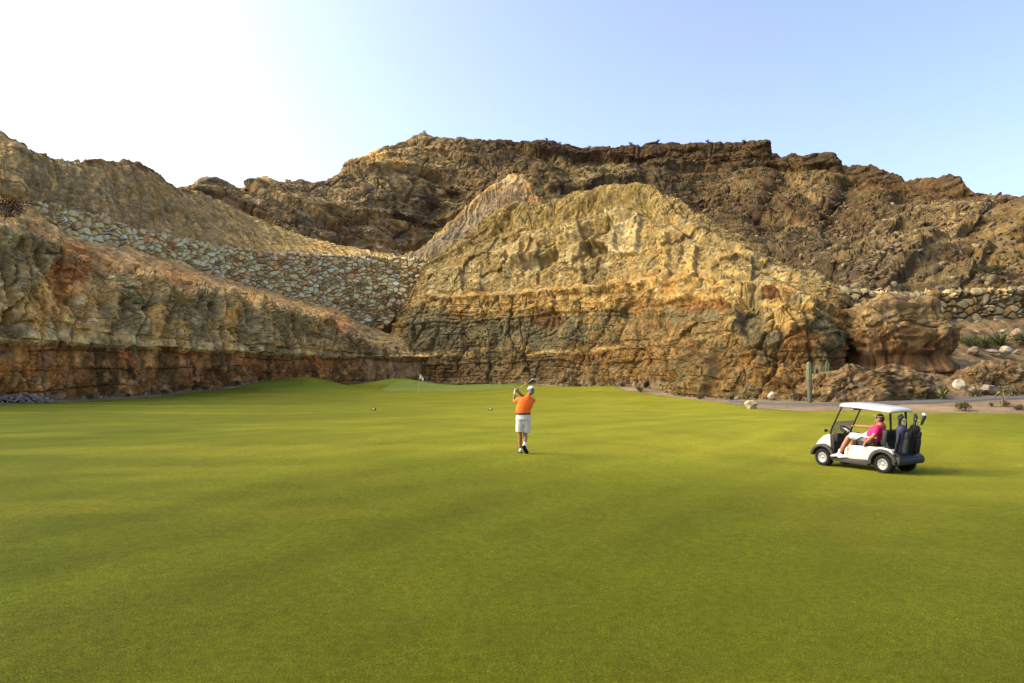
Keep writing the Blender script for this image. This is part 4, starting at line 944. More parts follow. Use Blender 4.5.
# ------------------------------------------------------------------ the golfer
def golfer():
    o = P(524, 453, 18.4); o[2] = gz(o[0], o[1])
    root = empty('person', o, R(4), 'golfer seen from behind in orange polo shirt and white shorts finishing a swing', 'person')
    b = bm_new()
    # legs: weight on the left leg, the right heel lifted with its toe on the turf
    tube(b, [(-.10, .02, .93), (-.105, .05, .52), (-.10, .05, .30), (-.085, .08, .10)], [.088, .060, .054, .036])
    tube(b, [(.07, .0, .93), (.045, .09, .52), (.035, .0, .36), (.015, -.06, .24)], [.088, .060, .055, .036])
    tube(b, [(-.085, .06, .05), (-.10, .20, .035)], [(.04, .03), (.04, .025)])
    tube(b, [(.015, -.06, .24), (.07, -.02, .05)], [(.034, .034), (.038, .025)])
    tube(b, [(-.02, .0, 1.02), (-.02, 0, 1.10), (.03, .0, 1.28), (.085, .0, 1.44)], [(.165, .11), (.15, .105), (.17, .11), (.12, .09)], up=(0, -1, 0), seg=18)
    tube(b, [(.10, .0, 1.44), (.145, .01, 1.58)], [.056, .052])
    # left arm folded up, right arm across to the grip
    H = Vector((-.215, .10, 1.655))
    tube(b, [(-.11, .02, 1.44), (-.25, .10, 1.375), (-.262, .12, 1.40), (-.235, .10, 1.60)], [.055, .043, .042, .028])
    tube(b, [(.25, .05, 1.42), (.14, .24, 1.44), (-.02, .20, 1.52), (-.155, .12, 1.65)], [.055, .046, .042, .029])
    sh = (Vector((.30, -.70, .26))).normalized()                                   # the shaft runs back over the shoulder
    hand(b, (-.16, .12, 1.655), (-.85, -.35, .3), (.1, -.6, .8), .75, 1)
    Rm = head(b, root, (.19, .03, 1.675), (-.35, .93, 0), hair=HAIR_G)
    body = skin(b, 'body', SKIN, .0065, root)
    g = bm_new(); hand(g, (-.235, .09, 1.60), (.05, -.1, .95), (.75, -.4, .3), .75, -1, 1.05); tube(g, [(-.235, .095, 1.585), (-.235, .09, 1.63)], [.031, .033]); skin(g, 'glove', WHITE_C, .0055, root, 2)
    # clothes
    s = bm_new()
    tube(s, [(-.022, .0, 1.105), (-.02, .0, 1.17), (.03, .0, 1.30), (.075, .0, 1.41), (.105, .0, 1.475)], [(.205, .145), (.20, .142), (.208, .14), (.205, .12), (.10, .085)], up=(0, -1, 0), seg=20)
    tube(s, [(-.05, .01, 1.42), (-.12, .03, 1.425), (-.20, .075, 1.39)], [.075, .078, .070]); tube(s, [(.16, .01, 1.43), (.245, .05, 1.40), (.19, .19, 1.41)], [.075, .080, .070])
    tube(s, [(.10, .0, 1.47), (.115, .0, 1.505)], [.075, .070])
    shirt = skin(s, 'polo_shirt', ORANGE, .010, root, 3)
    for (a, c, r) in ((( -.02, .0, 1.10), 0, 0),): pass
    t = bm_new()
    tube(t, [(-.02, 0, 1.05), (-.02, .0, .90)], [(.190, .135), (.205, .145)], up=(0, -1, 0), seg=20, caps=False)
    tube(t, [(-.105, .01, .92), (-.115, .03, .72), (-.115, .05, .575)], [.110, .108, .104], caps=False); tube(t, [(.075, .0, .92), (.080, .05, .72), (.068, .080, .555)], [.110, .110, .108], caps=False)
    tube(t, [(-.10, .01, .93), (-.015, .015, .80), (.075, .0, .93)], [(.10, .10), (.095, .10), (.10, .10)]); skin(t, 'shorts', WHITE_C, .010, root, 3)
    t = bm_new(); tube(t, [(-.022, 0, 1.035), (-.022, 0, 1.072)], [(.208, .149)] * 2, up=(0, -1, 0), seg=28, caps=False); build(t, 'belt', BLACK_F, root)
    # shoes
    for pts, rad, sole in (([(-.085, .05, .085), (-.085, .06, .05), (-.09, .15, .045), (-.105, .235, .035)], [(.042, .042), (.046, .045), (.050, .036), (.040, .026)], [(-.085, .03, .012), (-.09, .15, .010), (-.105, .25, .010)]),
                           ([(.015, -.06, .27), (.0, -.095, .215), (.040, -.06, .115), (.085, -.01, .040)], [(.042, .042), (.050, .050), (.054, .042), (.044, .028)], [(-.030, -.165, .210), (.025, -.125, .095), (.085, -.055, .012)])):
        t = bm_new(); tube(t, pts, rad, seg=14); sh_ = skin(t, 'shoe', SHOE_W, .006, root, 3)
        t = bm_new(); tube(t, sole, [(.054, .016)] * 3, seg=12, up=(0, -.85, .5)); build(t, 'sole', BLACK_R, sh_)
    # cap
    c = Vector((.19, .03, 1.675)); f, r, up = Rm.col[1], Rm.col[0], Rm.col[2]
    t = bm_new(); b2 = bmesh.new(); bmesh.ops.create_uvsphere(b2, u_segments=28, v_segments=16, radius=1)
    bmesh.ops.delete(b2, geom=[v for v in b2.verts if v.co.z < .02], context='VERTS'); bmesh.ops.solidify(b2, geom=b2.faces[:], thickness=.04)
    join(t, b2, Matrix.Translation(c + up * .025 - f * .008) @ Rm.to_4x4() @ Matrix.Diagonal((.093, .110, .098, 1))); cap = build(t, 'cap', WHITE_C, root)
    t = bm_new(); tube(t, [c + up * .035 + f * .09 + r * a for a in (-.06, 0, .06)], [(.006, .03), (.007, .05), (.006, .03)], seg=12, up=f); build(t, 'cap_peak', WHITE_C, cap)
    t = bm_new(); ball(t, c - f * .112 + up * .05, (.036, .012, .022), Rm, 2); build(t, 'cap_strap', GREY_P, cap)
    # club: a thing of its own, held in both hands
    g0 = Vector((-.225, .06, 1.66)); club = empty('golf_club', tuple(Vector(o) + Matrix.Rotation(R(4), 3, 'Z') @ g0), R(4), 'golf club held up over the shoulder of the golfer in orange', 'golf club')
    t = bm_new(); tube(t, [-sh * .06, sh * .22], [.012, .0105]); build(t, 'grip', BLACK_R, club)
    t = bm_new(); tube(t, [sh * .21, sh * 1.02], [.0095, .007]); build(t, 'shaft', plain('pale_graphite', (.42, .30, .20), rough=.35, metal=.3), club)
    t = bm_new(); e = sh * 1.02; tube(t, [e, e + Vector((.05, .03, -.01)), e + Vector((.10, .05, .0))], [(.02, .014), (.038, .024), (.026, .016)]); build(t, 'club_head', STEEL, club)
golfer()

def flag():
    q = P(418.2, 389.3, 86); q[2] = gz(q[0], q[1]); root = empty('flagstick', q, 0, 'thin golf flagstick with a small white flag on the putting green', 'golf flag')
    t = bm_new(); tube(t, [(0, 0, -.05), (.10, 0, 1.35)], [.014, .013], seg=8); build(t, 'pole', plain('yellow_pole', (.48, .42, .16), rough=.4), root)
    t = bm_new(); tube(t, [(.10, 0, 1.35), (.20, 0, 2.62)], [.013, .011], seg=8); build(t, 'pole_top', plain('dark_pole', (.10, .09, .06), rough=.4), root)
    t = bm_new(); n = 12; A, B = [], []
    for i in range(n):
        f = i / (n - 1); x = .175 + .62 * f * .85; y = .10 * math.sin(4.2 * f) ; A.append(t.verts.new((x, y, 2.36 - .62 * f))); B.append(t.verts.new((x - .05, y + .02, 1.70 - .10 * f - .25 * f * f + .05)))
    for i in range(n - 1): t.faces.new((A[i], A[i + 1], B[i + 1], B[i]))
    bmesh.ops.solidify(t, geom=t.faces[:], thickness=.012); build(t, 'flag', WHITE_C, root)
flag()

def marker(px, lab):
    q = P(px, 410.3, 45); q[2] = gz(q[0], q[1]) ; root = empty('fairway_marker', q, R(20), lab, 'marker', 'small markers on the fairway')
    t = bm_new(); ball(t, (0, 0, .05), (.16, .13, .12)); ball(t, (.06, .03, .10), (.09, .09, .09)); build(t, 'base', plain('dark_brown_marker', (.055, .038, .012), rough=.7), root)
    t = bm_new(); ball(t, (.0, -.10, .09), (.062, .06, .062)); build(t, 'spot', plain('pale_marker', (.62, .55, .34), rough=.5), root)
marker(373.5, 'small dark fairway marker with a pale spot, the one nearer the left cliff'); marker(490, 'small dark fairway marker with a pale spot, the one nearer the golfer')
# ------------------------------------------------------------------ golf cart, driver and bags
BETA = R(60); CF = Vector((-math.cos(BETA), math.sin(BETA), 0)); CLF = Vector((-math.sin(BETA), -math.cos(BETA), 0))
_o = Vector(P(885, 472.7, 17)) + .83 * CF - .45 * CLF; _o.z = float(gz(_o.x, _o.y)) + .005
CART_RZ = math.atan2(CF.y, CF.x)
def arc(cx, cz, r0, r1, a0, a1, n=14):
    A = [(cx + r1 * math.cos(R(a0 + (a1 - a0) * i / n)), cz + r1 * math.sin(R(a0 + (a1 - a0) * i / n))) for i in range(n + 1)]
    B = [(cx + r0 * math.cos(R(a0 + (a1 - a0) * i / n)), cz + r0 * math.sin(R(a0 + (a1 - a0) * i / n))) for i in range(n + 1)]
    return A + B[::-1]
def cart():
    root = empty('golf_cart', _o, CART_RZ, 'white two seat golf cart with black trim and white roof', 'golf cart')
    # rear body shell, with the arch cut over the wheel
    t = bm_new(); archp = [(-.83 + .345 * math.cos(R(a)), .23 + .345 * math.sin(R(a))) for a in range(15, 172, 12)]
    prism(t, [(.16, .27), (.20, .44), (.15, .565), (.02, .615), (-.35, .635), (-.80, .635), (-1.06, .60), (-1.10, .50), (-1.10, .33)] + archp[::-1] + [(-.46, .27)], -.55, .55, .022, 3)
    build(t, 'body', WHITE_P, root)
    # front cowl
    t = bm_new(); fa = [(.83 + .33 * math.cos(R(a)), .23 + .33 * math.sin(R(a))) for a in range(20, 150, 14)]
    prism(t, [(1.18, .42), (1.16, .52), (1.05, .66), (.86, .80), (.66, .86), (.62, .84), (.60, .52)] + fa[::-1], -.50, .50, .03, 3, taper=lambda x, z: 1 - .26 * max(0, min(1, (x - .62) / .55)))
    build(t, 'front_cowl', WHITE_P, root)
    for s in (-1, 1):
        t = bm_new(); prism(t, arc(-.83, .23, .285, .375, -5, 168), s * .48 - .105, s * .48 + .105, .012, 2); build(t, 'wheel_arch', GREY_P, root)
        t = bm_new(); prism(t, arc(.83, .23, .285, .36, 8, 185), s * .48 - .10, s * .48 + .10, .012, 2); build(t, 'wheel_arch', GREY_P, root)
        t = bm_new(); prism(t, [(.52, .17), (.50, .27), (-.42, .300), (-.48, .20), (-.44, .15)], s * .50 - .075, s * .50 + .075, .012, 2); build(t, 'side_skirt', GREY_P, root)
    t = bm_new(); prism(t, [(-1.06, .22), (-1.24, .24), (-1.27, .34), (-1.24, .43), (-1.04, .43)], -.54, .54, .03, 3); build(t, 'rear_bumper', GREY_P, root)
    t = bm_new(); prism(t, [(1.10, .25), (1.24, .28), (1.27, .36), (1.22, .44), (1.08, .44)], -.40, .40, .03, 3); build(t, 'front_bumper', GREY_P, root)
    lens = plain('headlight_glass', (.6, .6, .58), rough=.1, spec=.7)
    for s in (-1, 1):
        t = bm_new(); ball(t, (1.10, s * .27, .57), (.06, .075, .045)); build(t, 'headlight', lens, root)
    t = bm_new(); box(t, (-.15, -.52, .215), (.78, .52, .262), .012); box(t, (.50, -.50, .25), (.62, .50, .84), .02); box(t, (-1.05, -.50, .18), (.9, .50, .23), .01); build(t, 'floor', BLACK_P, root)
    t = bm_new(); box(t, (.40, -.49, .66), (.56, .49, .88), .03, 3); build(t, 'dashboard', BLACK_P, root)
    # seat
    t = bm_new(); box(t, (-.62, -.52, .62), (-.06, .52, .74), .04, 3); build(t, 'seat', VINYL, root)
    t = bm_new(); box(t, (-.07, -.50, .66), (.07, .50, 1.06), .04, 3, Matrix.Translation((-.70, 0, .02)) @ Matrix.Rotation(R(-10), 4, 'Y')); build(t, 'backrest', VINYL, root)
    for s in (-1, 1): t = bm_new(); tube(t, [(-.68, s * .54, .64), (-.70, s * .555, .82), (-.55, s * .56, .855), (-.30, s * .56, .845), (-.16, s * .555, .76), (-.14, s * .54, .63)], .016, seg=10); build(t, 'arm_rail', BLACK_P, root)
    t = bm_new(); box(t, (-.70, .515, .845), (-.36, .585, .880), .014); build(t, 'arm_pad', WHITE_P, root, smooth=True)
    # rear bag well
    t = bm_new(); prism(t, [(-.84, .60), (-.86, .80), (-.90, .82), (-.95, .66), (-1.22, .46), (-1.26, .40), (-1.0, .40)], -.48, .48, .015, 2); build(t, 'bag_well', BLACK_P, root)
    # struts and roof
    for s in (-1, 1):
        t = bm_new(); tube(t, [(.68, s * .43, .80), (.60, s * .44, 1.02), (.30, s * .43, 1.60)], .021, seg=10); build(t, 'front_strut', BLACK_P, root)
        t = bm_new(); tube(t, [(-.86, s * .33, .62), (-.93, s * .33, 1.0), (-.93, s * .33, 1.56)], [(.036, .024)] * 3, seg=12); build(t, 'rear_strut', BLACK_P, root)
    t = bm_new(); b2 = bmesh.new(); bmesh.ops.create_grid(b2, x_segments=28, y_segments=22, size=1)
    for v in b2.verts:
        x, y = v.co.x, v.co.y; q = max(abs(x), abs(y)); k = 1 - .10 * (abs(x) * abs(y)) ** 3
        v.co = Vector((-.335 + .745 * x * k, .535 * y * k, 1.675 - .055 * q ** 8 - .03 * y * y - .022 * x * x + .062 * (x + .2) * .9))
    bmesh.ops.solidify(b2, geom=b2.faces[:], thickness=.045); join(t, b2); build(t, 'roof', WHITE_P, root)
    t = bm_new(); tube(t, [(.30, -.43, 1.60), (.33, 0, 1.615), (.30, .43, 1.60)], .018, seg=8); build(t, 'roof_bar', BLACK_P, root); t = bm_new(); tube(t, [(-.93, -.33, 1.54), (-.93, .33, 1.54)], .02, seg=8); build(t, 'roof_bar', BLACK_P, root); t = bm_new(); box(t, (.12, -.22, 1.50), (.26, .02, 1.60), .015); build(t, 'roof_box', BLACK_P, root)
    # lower half of the windscreen
    m, nt, bs = new_mat('tinted_acrylic'); bs.inputs['Base Color'].default_value = (.60, .58, .50, 1); bs.inputs['Roughness'].default_value = .12; bs.inputs['Transmission Weight'].default_value = .85; bs.inputs['IOR'].default_value = 1.05
    t = bm_new(); b2 = bmesh.new(); c = [(.675, -.42, .86), (.675, .42, .86), (.55, .42, 1.19), (.55, -.42, 1.19)]; b2.faces.new([b2.verts.new(p) for p in c]); bmesh.ops.solidify(b2, geom=b2.faces[:], thickness=.006); join(t, b2); build(t, 'windscreen', m, root, smooth=False)
    # steering wheel
    t = bm_new(); c = Vector((.30, .27, .965)); ax = Vector((-.62, 0, .78)).normalized(); u = Vector((0, 1, 0)); v = ax.cross(u); n = 28
    ring = [c + (u * math.cos(2 * math.pi * k / n) + v * math.sin(2 * math.pi * k / n)) * .175 for k in range(n + 1)]; tube(t, ring, .015, seg=8, caps=False)
    for a in (R(90), R(210), R(330)): tube(t, [c, c + (u * math.cos(a) + v * math.sin(a)) * .17], .011, seg=8)
    tube(t, [c, c - ax * .30], [.03, .022], seg=10); sw = build(t, 'steering_wheel', BLACK_P, root)
    t = bm_new(); box(t, (-.07, -.045, -.008), (.07, .045, .008), .006, 2, Matrix.Translation(c + ax * .025) @ Matrix.Rotation(R(-38), 4, 'Y')); build(t, 'score_clip', WHITE_P, sw)
    t = bm_new(); tube(t, [(.66, .46, .93), (.68, .56, .95)], .008, seg=8); box(t, (.67, .53, .91), (.70, .63, .99), .012); build(t, 'side_mirror', BLACK_P, root)
    # wheels
    def wheel(x, y, s):
        w = empty('wheel', (x, y, .228)); w.parent = root; tag(w)
        t = bm_new(); prof = [(.125, -.095), (.185, -.105), (.212, -.095), (.226, -.07), (.230, -.03), (.230, .03), (.226, .07), (.212, .095), (.185, .105), (.125, .095), (.125, -.095)]
        lathe(t, prof, 40, caps=False)
        for k in range(26):
            a = 2 * math.pi * k / 26; box(t, (-.012, -.085, -.006), (.012, .085, .006), 0, 1, Matrix.Rotation(-a, 4, 'Y') @ Matrix.Translation((.0, 0, .2295)))
        build(t, 'tyre', BLACK_R, w)
        t = bm_new(); lathe(t, [(.132, s * .088), (.135, s * .098), (.122, s * .100), (.112, s * .080), (.060, s * .074), (.045, s * .092), (.0, s * .098)], 36); build(t, 'rim', ALU, w)
        t = bm_new()
        for k in range(8):
            a = 2 * math.pi * k / 8; box(t, (.058, s * .086 - .006, -.012), (.112, s * .086 + .006, .012), .004, 1, Matrix.Rotation(-a, 4, 'Y'))
        build(t, 'rim_spokes', ALU, w)
        t = bm_new(); lathe(t, [(.110, s * .084), (.060, s * .084)], 36, caps=False); build(t, 'rim_recess', BLACK_P, w)
    for x in (.83, -.83):
        for s in (-1, 1): wheel(x, s * .45, s)
    for x in (-.83, .83): t = bm_new(); tube(t, [(x, -.45, .228), (x, .45, .228)], .03, seg=10); build(t, 'axle', BLACK_P, root)
cart()

def cl(p):
    """cart coordinates to world"""
    return _o + CF * p[0] + CLF * p[1] + Vector((0, 0, p[2]))

def driver():
    root = empty('person', _o, CART_RZ, 'cart driver in pink polo shirt and white visor, one arm on the steering wheel', 'person')
    b = bm_new(); hip = Vector((-.36, .30, .80))
    tube(b, [(-.38, .30, .80), (-.48, .28, .93), (-.58, .24, 1.07), (-.62, .22, 1.15)], [(.165, .125), (.165, .13), (.19, .125), (.13, .09)], up=(1, 0, 0), seg=18)
    tube(b, [(-.62, .23, 1.14), (-.615, .23, 1.25)], [.060, .055])
    # legs stretched out towards the open side
    tube(b, [(-.34, .38, .80), (.02, .50, .86), (.07, .52, .82), (.20, .55, .58), (.31, .56, .38)], [.092, .066, .062, .060, .040])
    tube(b, [(-.34, .22, .80), (-.03, .40, .82), (.0, .42, .78), (.07, .50, .55), (.13, .53, .36)], [.092, .066, .062, .060, .040])
    # right arm to the wheel, left arm down to the seat edge
    tube(b, [(-.58, .03, 1.11), (-.29, .06, 1.09), (-.24, .08, 1.09), (.10, .17, 1.095)], [.056, .046, .042, .030])
    hand(b, (.10, .17, 1.10), (.95, .15, -.05), (-.1, .1, -1), .55, 1)
    tube(b, [(-.62, .44, 1.10), (-.655, .585, .93), (-.64, .60, .90), (-.44, .595, .74)], [.058, .048, .046, .031])
    hand(b, (-.44, .595, .74), (.55, .0, -.65), (-.5, -.6, -.3), .35, -1)
    Rm = head(b, root, (-.60, .25, 1.335), (.84, .52, .06), hair=HAIR_D)
    skin(b, 'body', SKIN_L, .0065, root)
    s = bm_new()
    tube(s, [(-.37, .30, .75), (-.46, .285, .88), (-.55, .25, 1.01), (-.60, .235, 1.11), (-.62, .23, 1.17)], [(.205, .17), (.208, .175), (.215, .16), (.19, .12), (.09, .08)], up=(1, 0, 0), seg=20)
    tube(s, [(-.59, .14, 1.10), (-.56, .04, 1.10), (-.38, .055, 1.09)], [.085, .082, .074]); tube(s, [(-.61, .34, 1.10), (-.63, .45, 1.07), (-.645, .53, .985)], [.085, .084, .078])
    tube(s, [(-.62, .23, 1.155), (-.618, .232, 1.205)], [.082, .074]); skin(s, 'polo_shirt', PINK, .010, root, 3)
    t = bm_new(); tube(t, [(-.37, .30, .84), (-.36, .30, .78)], [(.20, .165), (.20, .15)], up=(1, 0, 0), seg=18)
    tube(t, [(-.33, .38, .80), (-.02, .49, .855)], [.118, .100]); tube(t, [(-.33, .22, .80), (-.08, .37, .815)], [.115, .10]); skin(t, 'shorts', PALE_C, .010, root, 3)
    for a, k in (((.31, .56, .36), .0), ((.13, .53, .345), .0)):
        a = Vector(a); t = bm_new(); tube(t, [a + Vector((-.02, 0, .10)), a + Vector((.005, 0, .02))], [.048, .047], seg=12); build(t, 'sock', WHITE_C, root)
        t = bm_new(); tube(t, [a + Vector((-.035, 0, -.015)), a + Vector((.04, .01, -.02)), a + Vector((.13, .035, -.045)), a + Vector((.20, .05, -.055))], [(.046, .046), (.050, .052), (.052, .036), (.042, .026)], seg=14); sh_ = skin(t, 'shoe', SHOE_W, .006, root, 3)
        t = bm_new(); tube(t, [a + Vector((-.06, 0, -.068)), a + Vector((.13, .035, -.080)), a + Vector((.225, .055, -.083))], [(.048, .011)] * 3, seg=12, up=(0, 0, 1)); build(t, 'sole', GREY_P, sh_)
    # visor: band, peak
    c = Vector((-.60, .25, 1.335)); r, f, up = Rm.col[0], Rm.col[1], Rm.col[2]
    t = bm_new(); n = 28; ring = [c + up * .048 - f * .01 + r * (.090 * math.cos(2 * math.pi * k / n)) + f * (.106 * math.sin(2 * math.pi * k / n)) for k in range(n + 1)]
    tube(t, ring, [(.034, .006)] * (n + 1), seg=8, caps=False, up=up); vis = build(t, 'sun_visor', WHITE_C, root)
    t = bm_new(); tube(t, [c + up * .038 + f * .085 + r * a for a in (-.085, -.05, 0, .05, .085)], [(.006, .02), (.007, .06), (.008, .085), (.007, .06), (.006, .02)], seg=12, up=up); build(t, 'visor_peak', WHITE_C, vis)
    t = bm_new()
    for s in (-1, 1): ball(t, c + r * s * .033 + f * .098 + up * .008, (.026, .008, .018), Rm, 2)
    tube(t, [c + r * .07 + f * .075 + up * .012, c + r * .084 - f * .01 + up * .012], .004, seg=6); tube(t, [c - r * .07 + f * .075 + up * .012, c - r * .084 - f * .01 + up * .012], .004, seg=6); build(t, 'sunglasses', BLACK_P, root)
driver()

def golf_bag(y, tone, pocket, lab, seed, lean, tips):
    rr = random.Random(seed); root = empty('golf_bag', cl((-1.06, y, .47)), CART_RZ, lab, 'golf bag', 'golf bags strapped to the cart')
    ax = Vector((-.10 + lean, 0, 1)).normalized()
    t = bm_new(); tube(t, [ax * 0.0, ax * .10, ax * .38, ax * .58, ax * .63], [(.105, .10), (.115, .11), (.105, .10), (.13, .12), (.135, .122)], seg=20); build(t, 'bag_body', tone, root)
    t = bm_new(); tube(t, [ax * .08 + Vector((-.13, 0, 0)), ax * .36 + Vector((-.13, 0, 0))], [(.07, .09), (.062, .08)], seg=14); tube(t, [ax * .42 + Vector((-.12, 0, 0)), ax * .55 + Vector((-.12, 0, 0))], [(.05, .075), (.045, .07)], seg=14)
    tube(t, [ax * .12 + Vector((0, .12, 0)), ax * .50 + Vector((0, .115, 0))], [(.07, .03), (.06, .028)], seg=12); build(t, 'pocket', pocket, root)
    t = bm_new(); tube(t, [ax * .56 + Vector((.0, .12, 0)), ax * .48 + Vector((-.04, .20, 0)), ax * .32 + Vector((-.03, .18, 0)), ax * .20 + Vector((0, .12, 0))], [(.022, .007)] * 4, seg=8); build(t, 'strap', BLACK_F, root)
    t = bm_new(); n = 20; ring = [ax * .63 + Vector((.130 * math.cos(2 * math.pi * k / n), .118 * math.sin(2 * math.pi * k / n), 0)) for k in range(n + 1)]; tube(t, ring, .014, seg=8, caps=False); build(t, 'rim', GREY_P, root)
    for k, (kind, dx, dy, L_) in enumerate(tips):
        base = ax * .4 + Vector((dx * .5, dy * .5, 0)); tip = ax * (.68 + L_) + Vector((dx, dy, 0)); d = (tip - base).normalized()
        t = bm_new(); tube(t, [base, tip], [.006, .006], seg=6); c_ = build(t, 'club_shaft', STEEL, root); t = bm_new()
        sd = Vector((rr.uniform(-1, 1), rr.uniform(-1, 1), 0)).normalized()
        if kind == 'iron': tube(t, [tip - d * .01, tip + d * .02, tip + d * .05 + sd * .05], [(.010, .008), (.016, .010), (.028, .010)], seg=10); build(t, 'club_head', STEEL, c_)
        elif kind == 'cover': tube(t, [tip - d * .20, tip - d * .10, tip + d * .02, tip + d * .06 + sd * .06], [(.026, .026), (.034, .034), (.052, .046), (.045, .040)], seg=14); build(t, 'head_cover', BLACK_F, c_)
        else:
            tube(t, [tip - d * .22, tip - d * .10, tip + d * .0], [(.030, .028), (.042, .038), (.050, .045)], seg=14); build(t, 'head_cover', BLACK_F, c_)
            t = bm_new(); tube(t, [tip + d * .0 - sd * .02, tip + d * .035 + sd * .03], [(.052, .042), (.046, .036)], seg=14); build(t, 'cover_tip', WHITE_C, c_)
golf_bag(.23, BLUE_F, BLACK_F, 'navy blue golf bag full of clubs on the near side of the cart back', 3, -.05, [('iron', .05, .03, .14), ('iron', -.03, .05, .17), ('iron', .02, -.05, .13), ('cover', .09, .0, .24), ('cover', .05, .07, .20), ('iron', -.06, -.02, .16)])
golf_bag(-.24, BLACK_F, BLACK_F, 'black golf bag with white tipped head cover, on the far side of the cart back', 9, -.12, [('iron', .04, .03, .12), ('iron', .0, .06, .16), ('iron', .06, -.04, .10), ('cover', .02, .02, .24), ('white', -.16, -.03, .30), ('iron', -.05, .04, .13)])
settle()
# ------------------------------------------------------------------ boulders, plants, scree
def ray_to(dat, px, py, r=2.5):
    """nearest built surface point seen at a photo position"""
    V, u, v = dat[0].reshape(-1, 3), dat[1].ravel(), dat[2].ravel()
    i = np.argmin((u - px) ** 2 + (v - py) ** 2); return V[i].copy()

GREY = (.22, .21, .185)
for i, (px, py, Y, w, h, d, seed, lab, col) in enumerate([
    (772, 397.5, 64, 1.35, .62, .9, 11, 'pale grey flat boulder at the foot of the headland beside the path', (.33, .30, .25)),
    (751, 409, 54, 1.05, .62, .8, 12, 'small cream rock on the grass edge in front of the path', (.38, .31, .19)),
    (648, 386.5, 89, 1.25, .9, .9, 13, 'small dark grey rock against the headland foot', (.035, .035, .035)),
    (928, 383.5, 68, 2.6, .95, 1.2, 14, 'long reddish brown boulder lying between mound and sandy terrace', (.235, .165, .115)),
    (951, 378.5, 70, 2.0, .85, 1.2, 15, 'grey boulder touching the long reddish one', (.20, .185, .155)),
    (911, 384.5, 67, 1.1, .5, .8, 16, 'small cream boulder at the left end of the rock row', (.33, .28, .20)),
    (959, 389, 63.5, 1.35, 1.0, 1.0, 17, 'big pale cream boulder above the cart path', (.40, .34, .24)),
    (972, 392.5, 63, 1.6, .7, 1.0, 18, 'low tan boulder right of the big pale one', (.29, .215, .13)),
    (988, 392.5, 63, 1.7, .75, 1.0, 19, 'brown grey boulder at the knoll foot above the path', (.20, .165, .12)),
    (974, 354.5, 77.5, 2.2, .85, 1.2, 20, 'wide brown boulder under the dark shrubs', (.235, .18, .12)),
    (992, 353, 78, 1.5, .45, .9, 21, 'thin flat grey slab beside the wide brown boulder', (.22, .19, .15)),
    (1006, 354.5, 77.5, 1.3, .85, 1.0, 22, 'rounded cream boulder under the spiky palm', (.36, .30, .21)),
    (1018, 354.5, 77.5, 1.2, .55, .9, 23, 'tan boulder at the right edge of the terrace', (.29, .24, .17)),
    (949, 344, 80, 1.1, .4, .8, 24, 'small flat cream stone on the slope above the terrace', (.34, .28, .19)),
    (1019, 338, 82, 1.7, 1.3, 1.2, 25, 'large brown boulder by the right edge below the wall', (.24, .175, .11)),
    (1003, 333, 84, .9, .4, .7, 26, 'small pale stone on the slope below the boulder wall', (.36, .29, .19))]):
    b = boulder(px, py, Y, w, h, d, seed, lab, col, rot=seed)
    if Y < 66 or i == 2: b.location.z = min(b.location.z, float(gz(b.location.x, b.location.y)) + .12) if px < 800 else b.location.z

g_ = np.random.default_rng(91)
# loose small stones on the terrace: each its own object
proto = None
SV = TER[0].reshape(-1, 3); su, sv = TER[1].ravel(), TER[2].ravel()
pick = np.nonzero((su > 850) & (su < 1050) & (sv > 322) & (sv < 398))[0]
for k in range(60):
    p = SV[g_.choice(pick)]; sc = g_.choice([.16, .22, .3, .42])
    if proto is None:
        S, F = _ico(2); V = S * (1 + .3 * fbm(S * 1.4, 3, 5)[:, None]) * (1, .8, .6)
        o = link('stone', raw_mesh('stone', V, F, np.ones_like(V) * (.27, .21, .14)), STONE); proto = o
    else: o = proto.copy(); COL.objects.link(o)
    o.location = p; o.scale = (sc, sc * g_.uniform(.8, 1.2), sc * g_.uniform(.7, 1.1)); o.rotation_euler = (0, 0, g_.uniform(0, 6.3))
    tag(o, 'small loose tan stone lying on the sandy terrace slope', 'stone', 'loose stones on the terrace')

def scatter(name, lab, pts, sizes, seed, cols, wts):
    n = len(pts); g = np.random.default_rng(seed); a = g.uniform(0, 6.28, n)
    fr = np.stack([np.stack([np.cos(a), np.sin(a), 0 * a], -1), np.stack([-np.sin(a), np.cos(a), 0 * a], -1), np.tile((0, 0, 1.), (n, 1))], 1)
    global ICO3; keep = ICO3; ICO3 = _ico(2)
    V, F, C = stones(np.asarray(pts), np.asarray(sizes), fr, seed, cols, wts); ICO3 = keep
    tag(link(name, raw_mesh(name, V, F, np.clip(C, .015, .6)), STONE), lab, 'scree', kind='stuff')
def sizes(g, n, lo, hi): s = lo * (hi / lo) ** (g.random(n) ** 2.2); return np.stack([s, s * g.uniform(.6, 1, n), s * g.uniform(.45, .85, n)], -1)
mv = MTN[0].reshape(-1, 3); mu, mw = MTN[1].ravel(), MTN[2].ravel()
dgl = (mu - 900) * .62 + (mw - 262)
p1 = np.nonzero((mu > 690) & (mu < 1040) & (mw > 190) & (mw < 295) & (mw > 160 + .25 * np.abs(mu - 760)))[0]
p2 = np.nonzero((np.abs(dgl) < 12) & (mu > 835) & (mu < 1000))[0]
p3 = np.nonzero((mu > 250) & (mu < 500) & (mw > 175) & (mw < 262))[0]
q = np.concatenate([g_.choice(p1, 2300), g_.choice(p2, 900), g_.choice(p3, 1000)])
scatter('scree', 'broken rock scattered over the mountain slopes', mv[q], sizes(g_, len(q), .2, 1.15), 61, [(.115, .085, .05), (.085, .062, .038), (.17, .128, .07), (.24, .185, .10), (.12, .07, .036)], [.34, .25, .24, .07, .10])
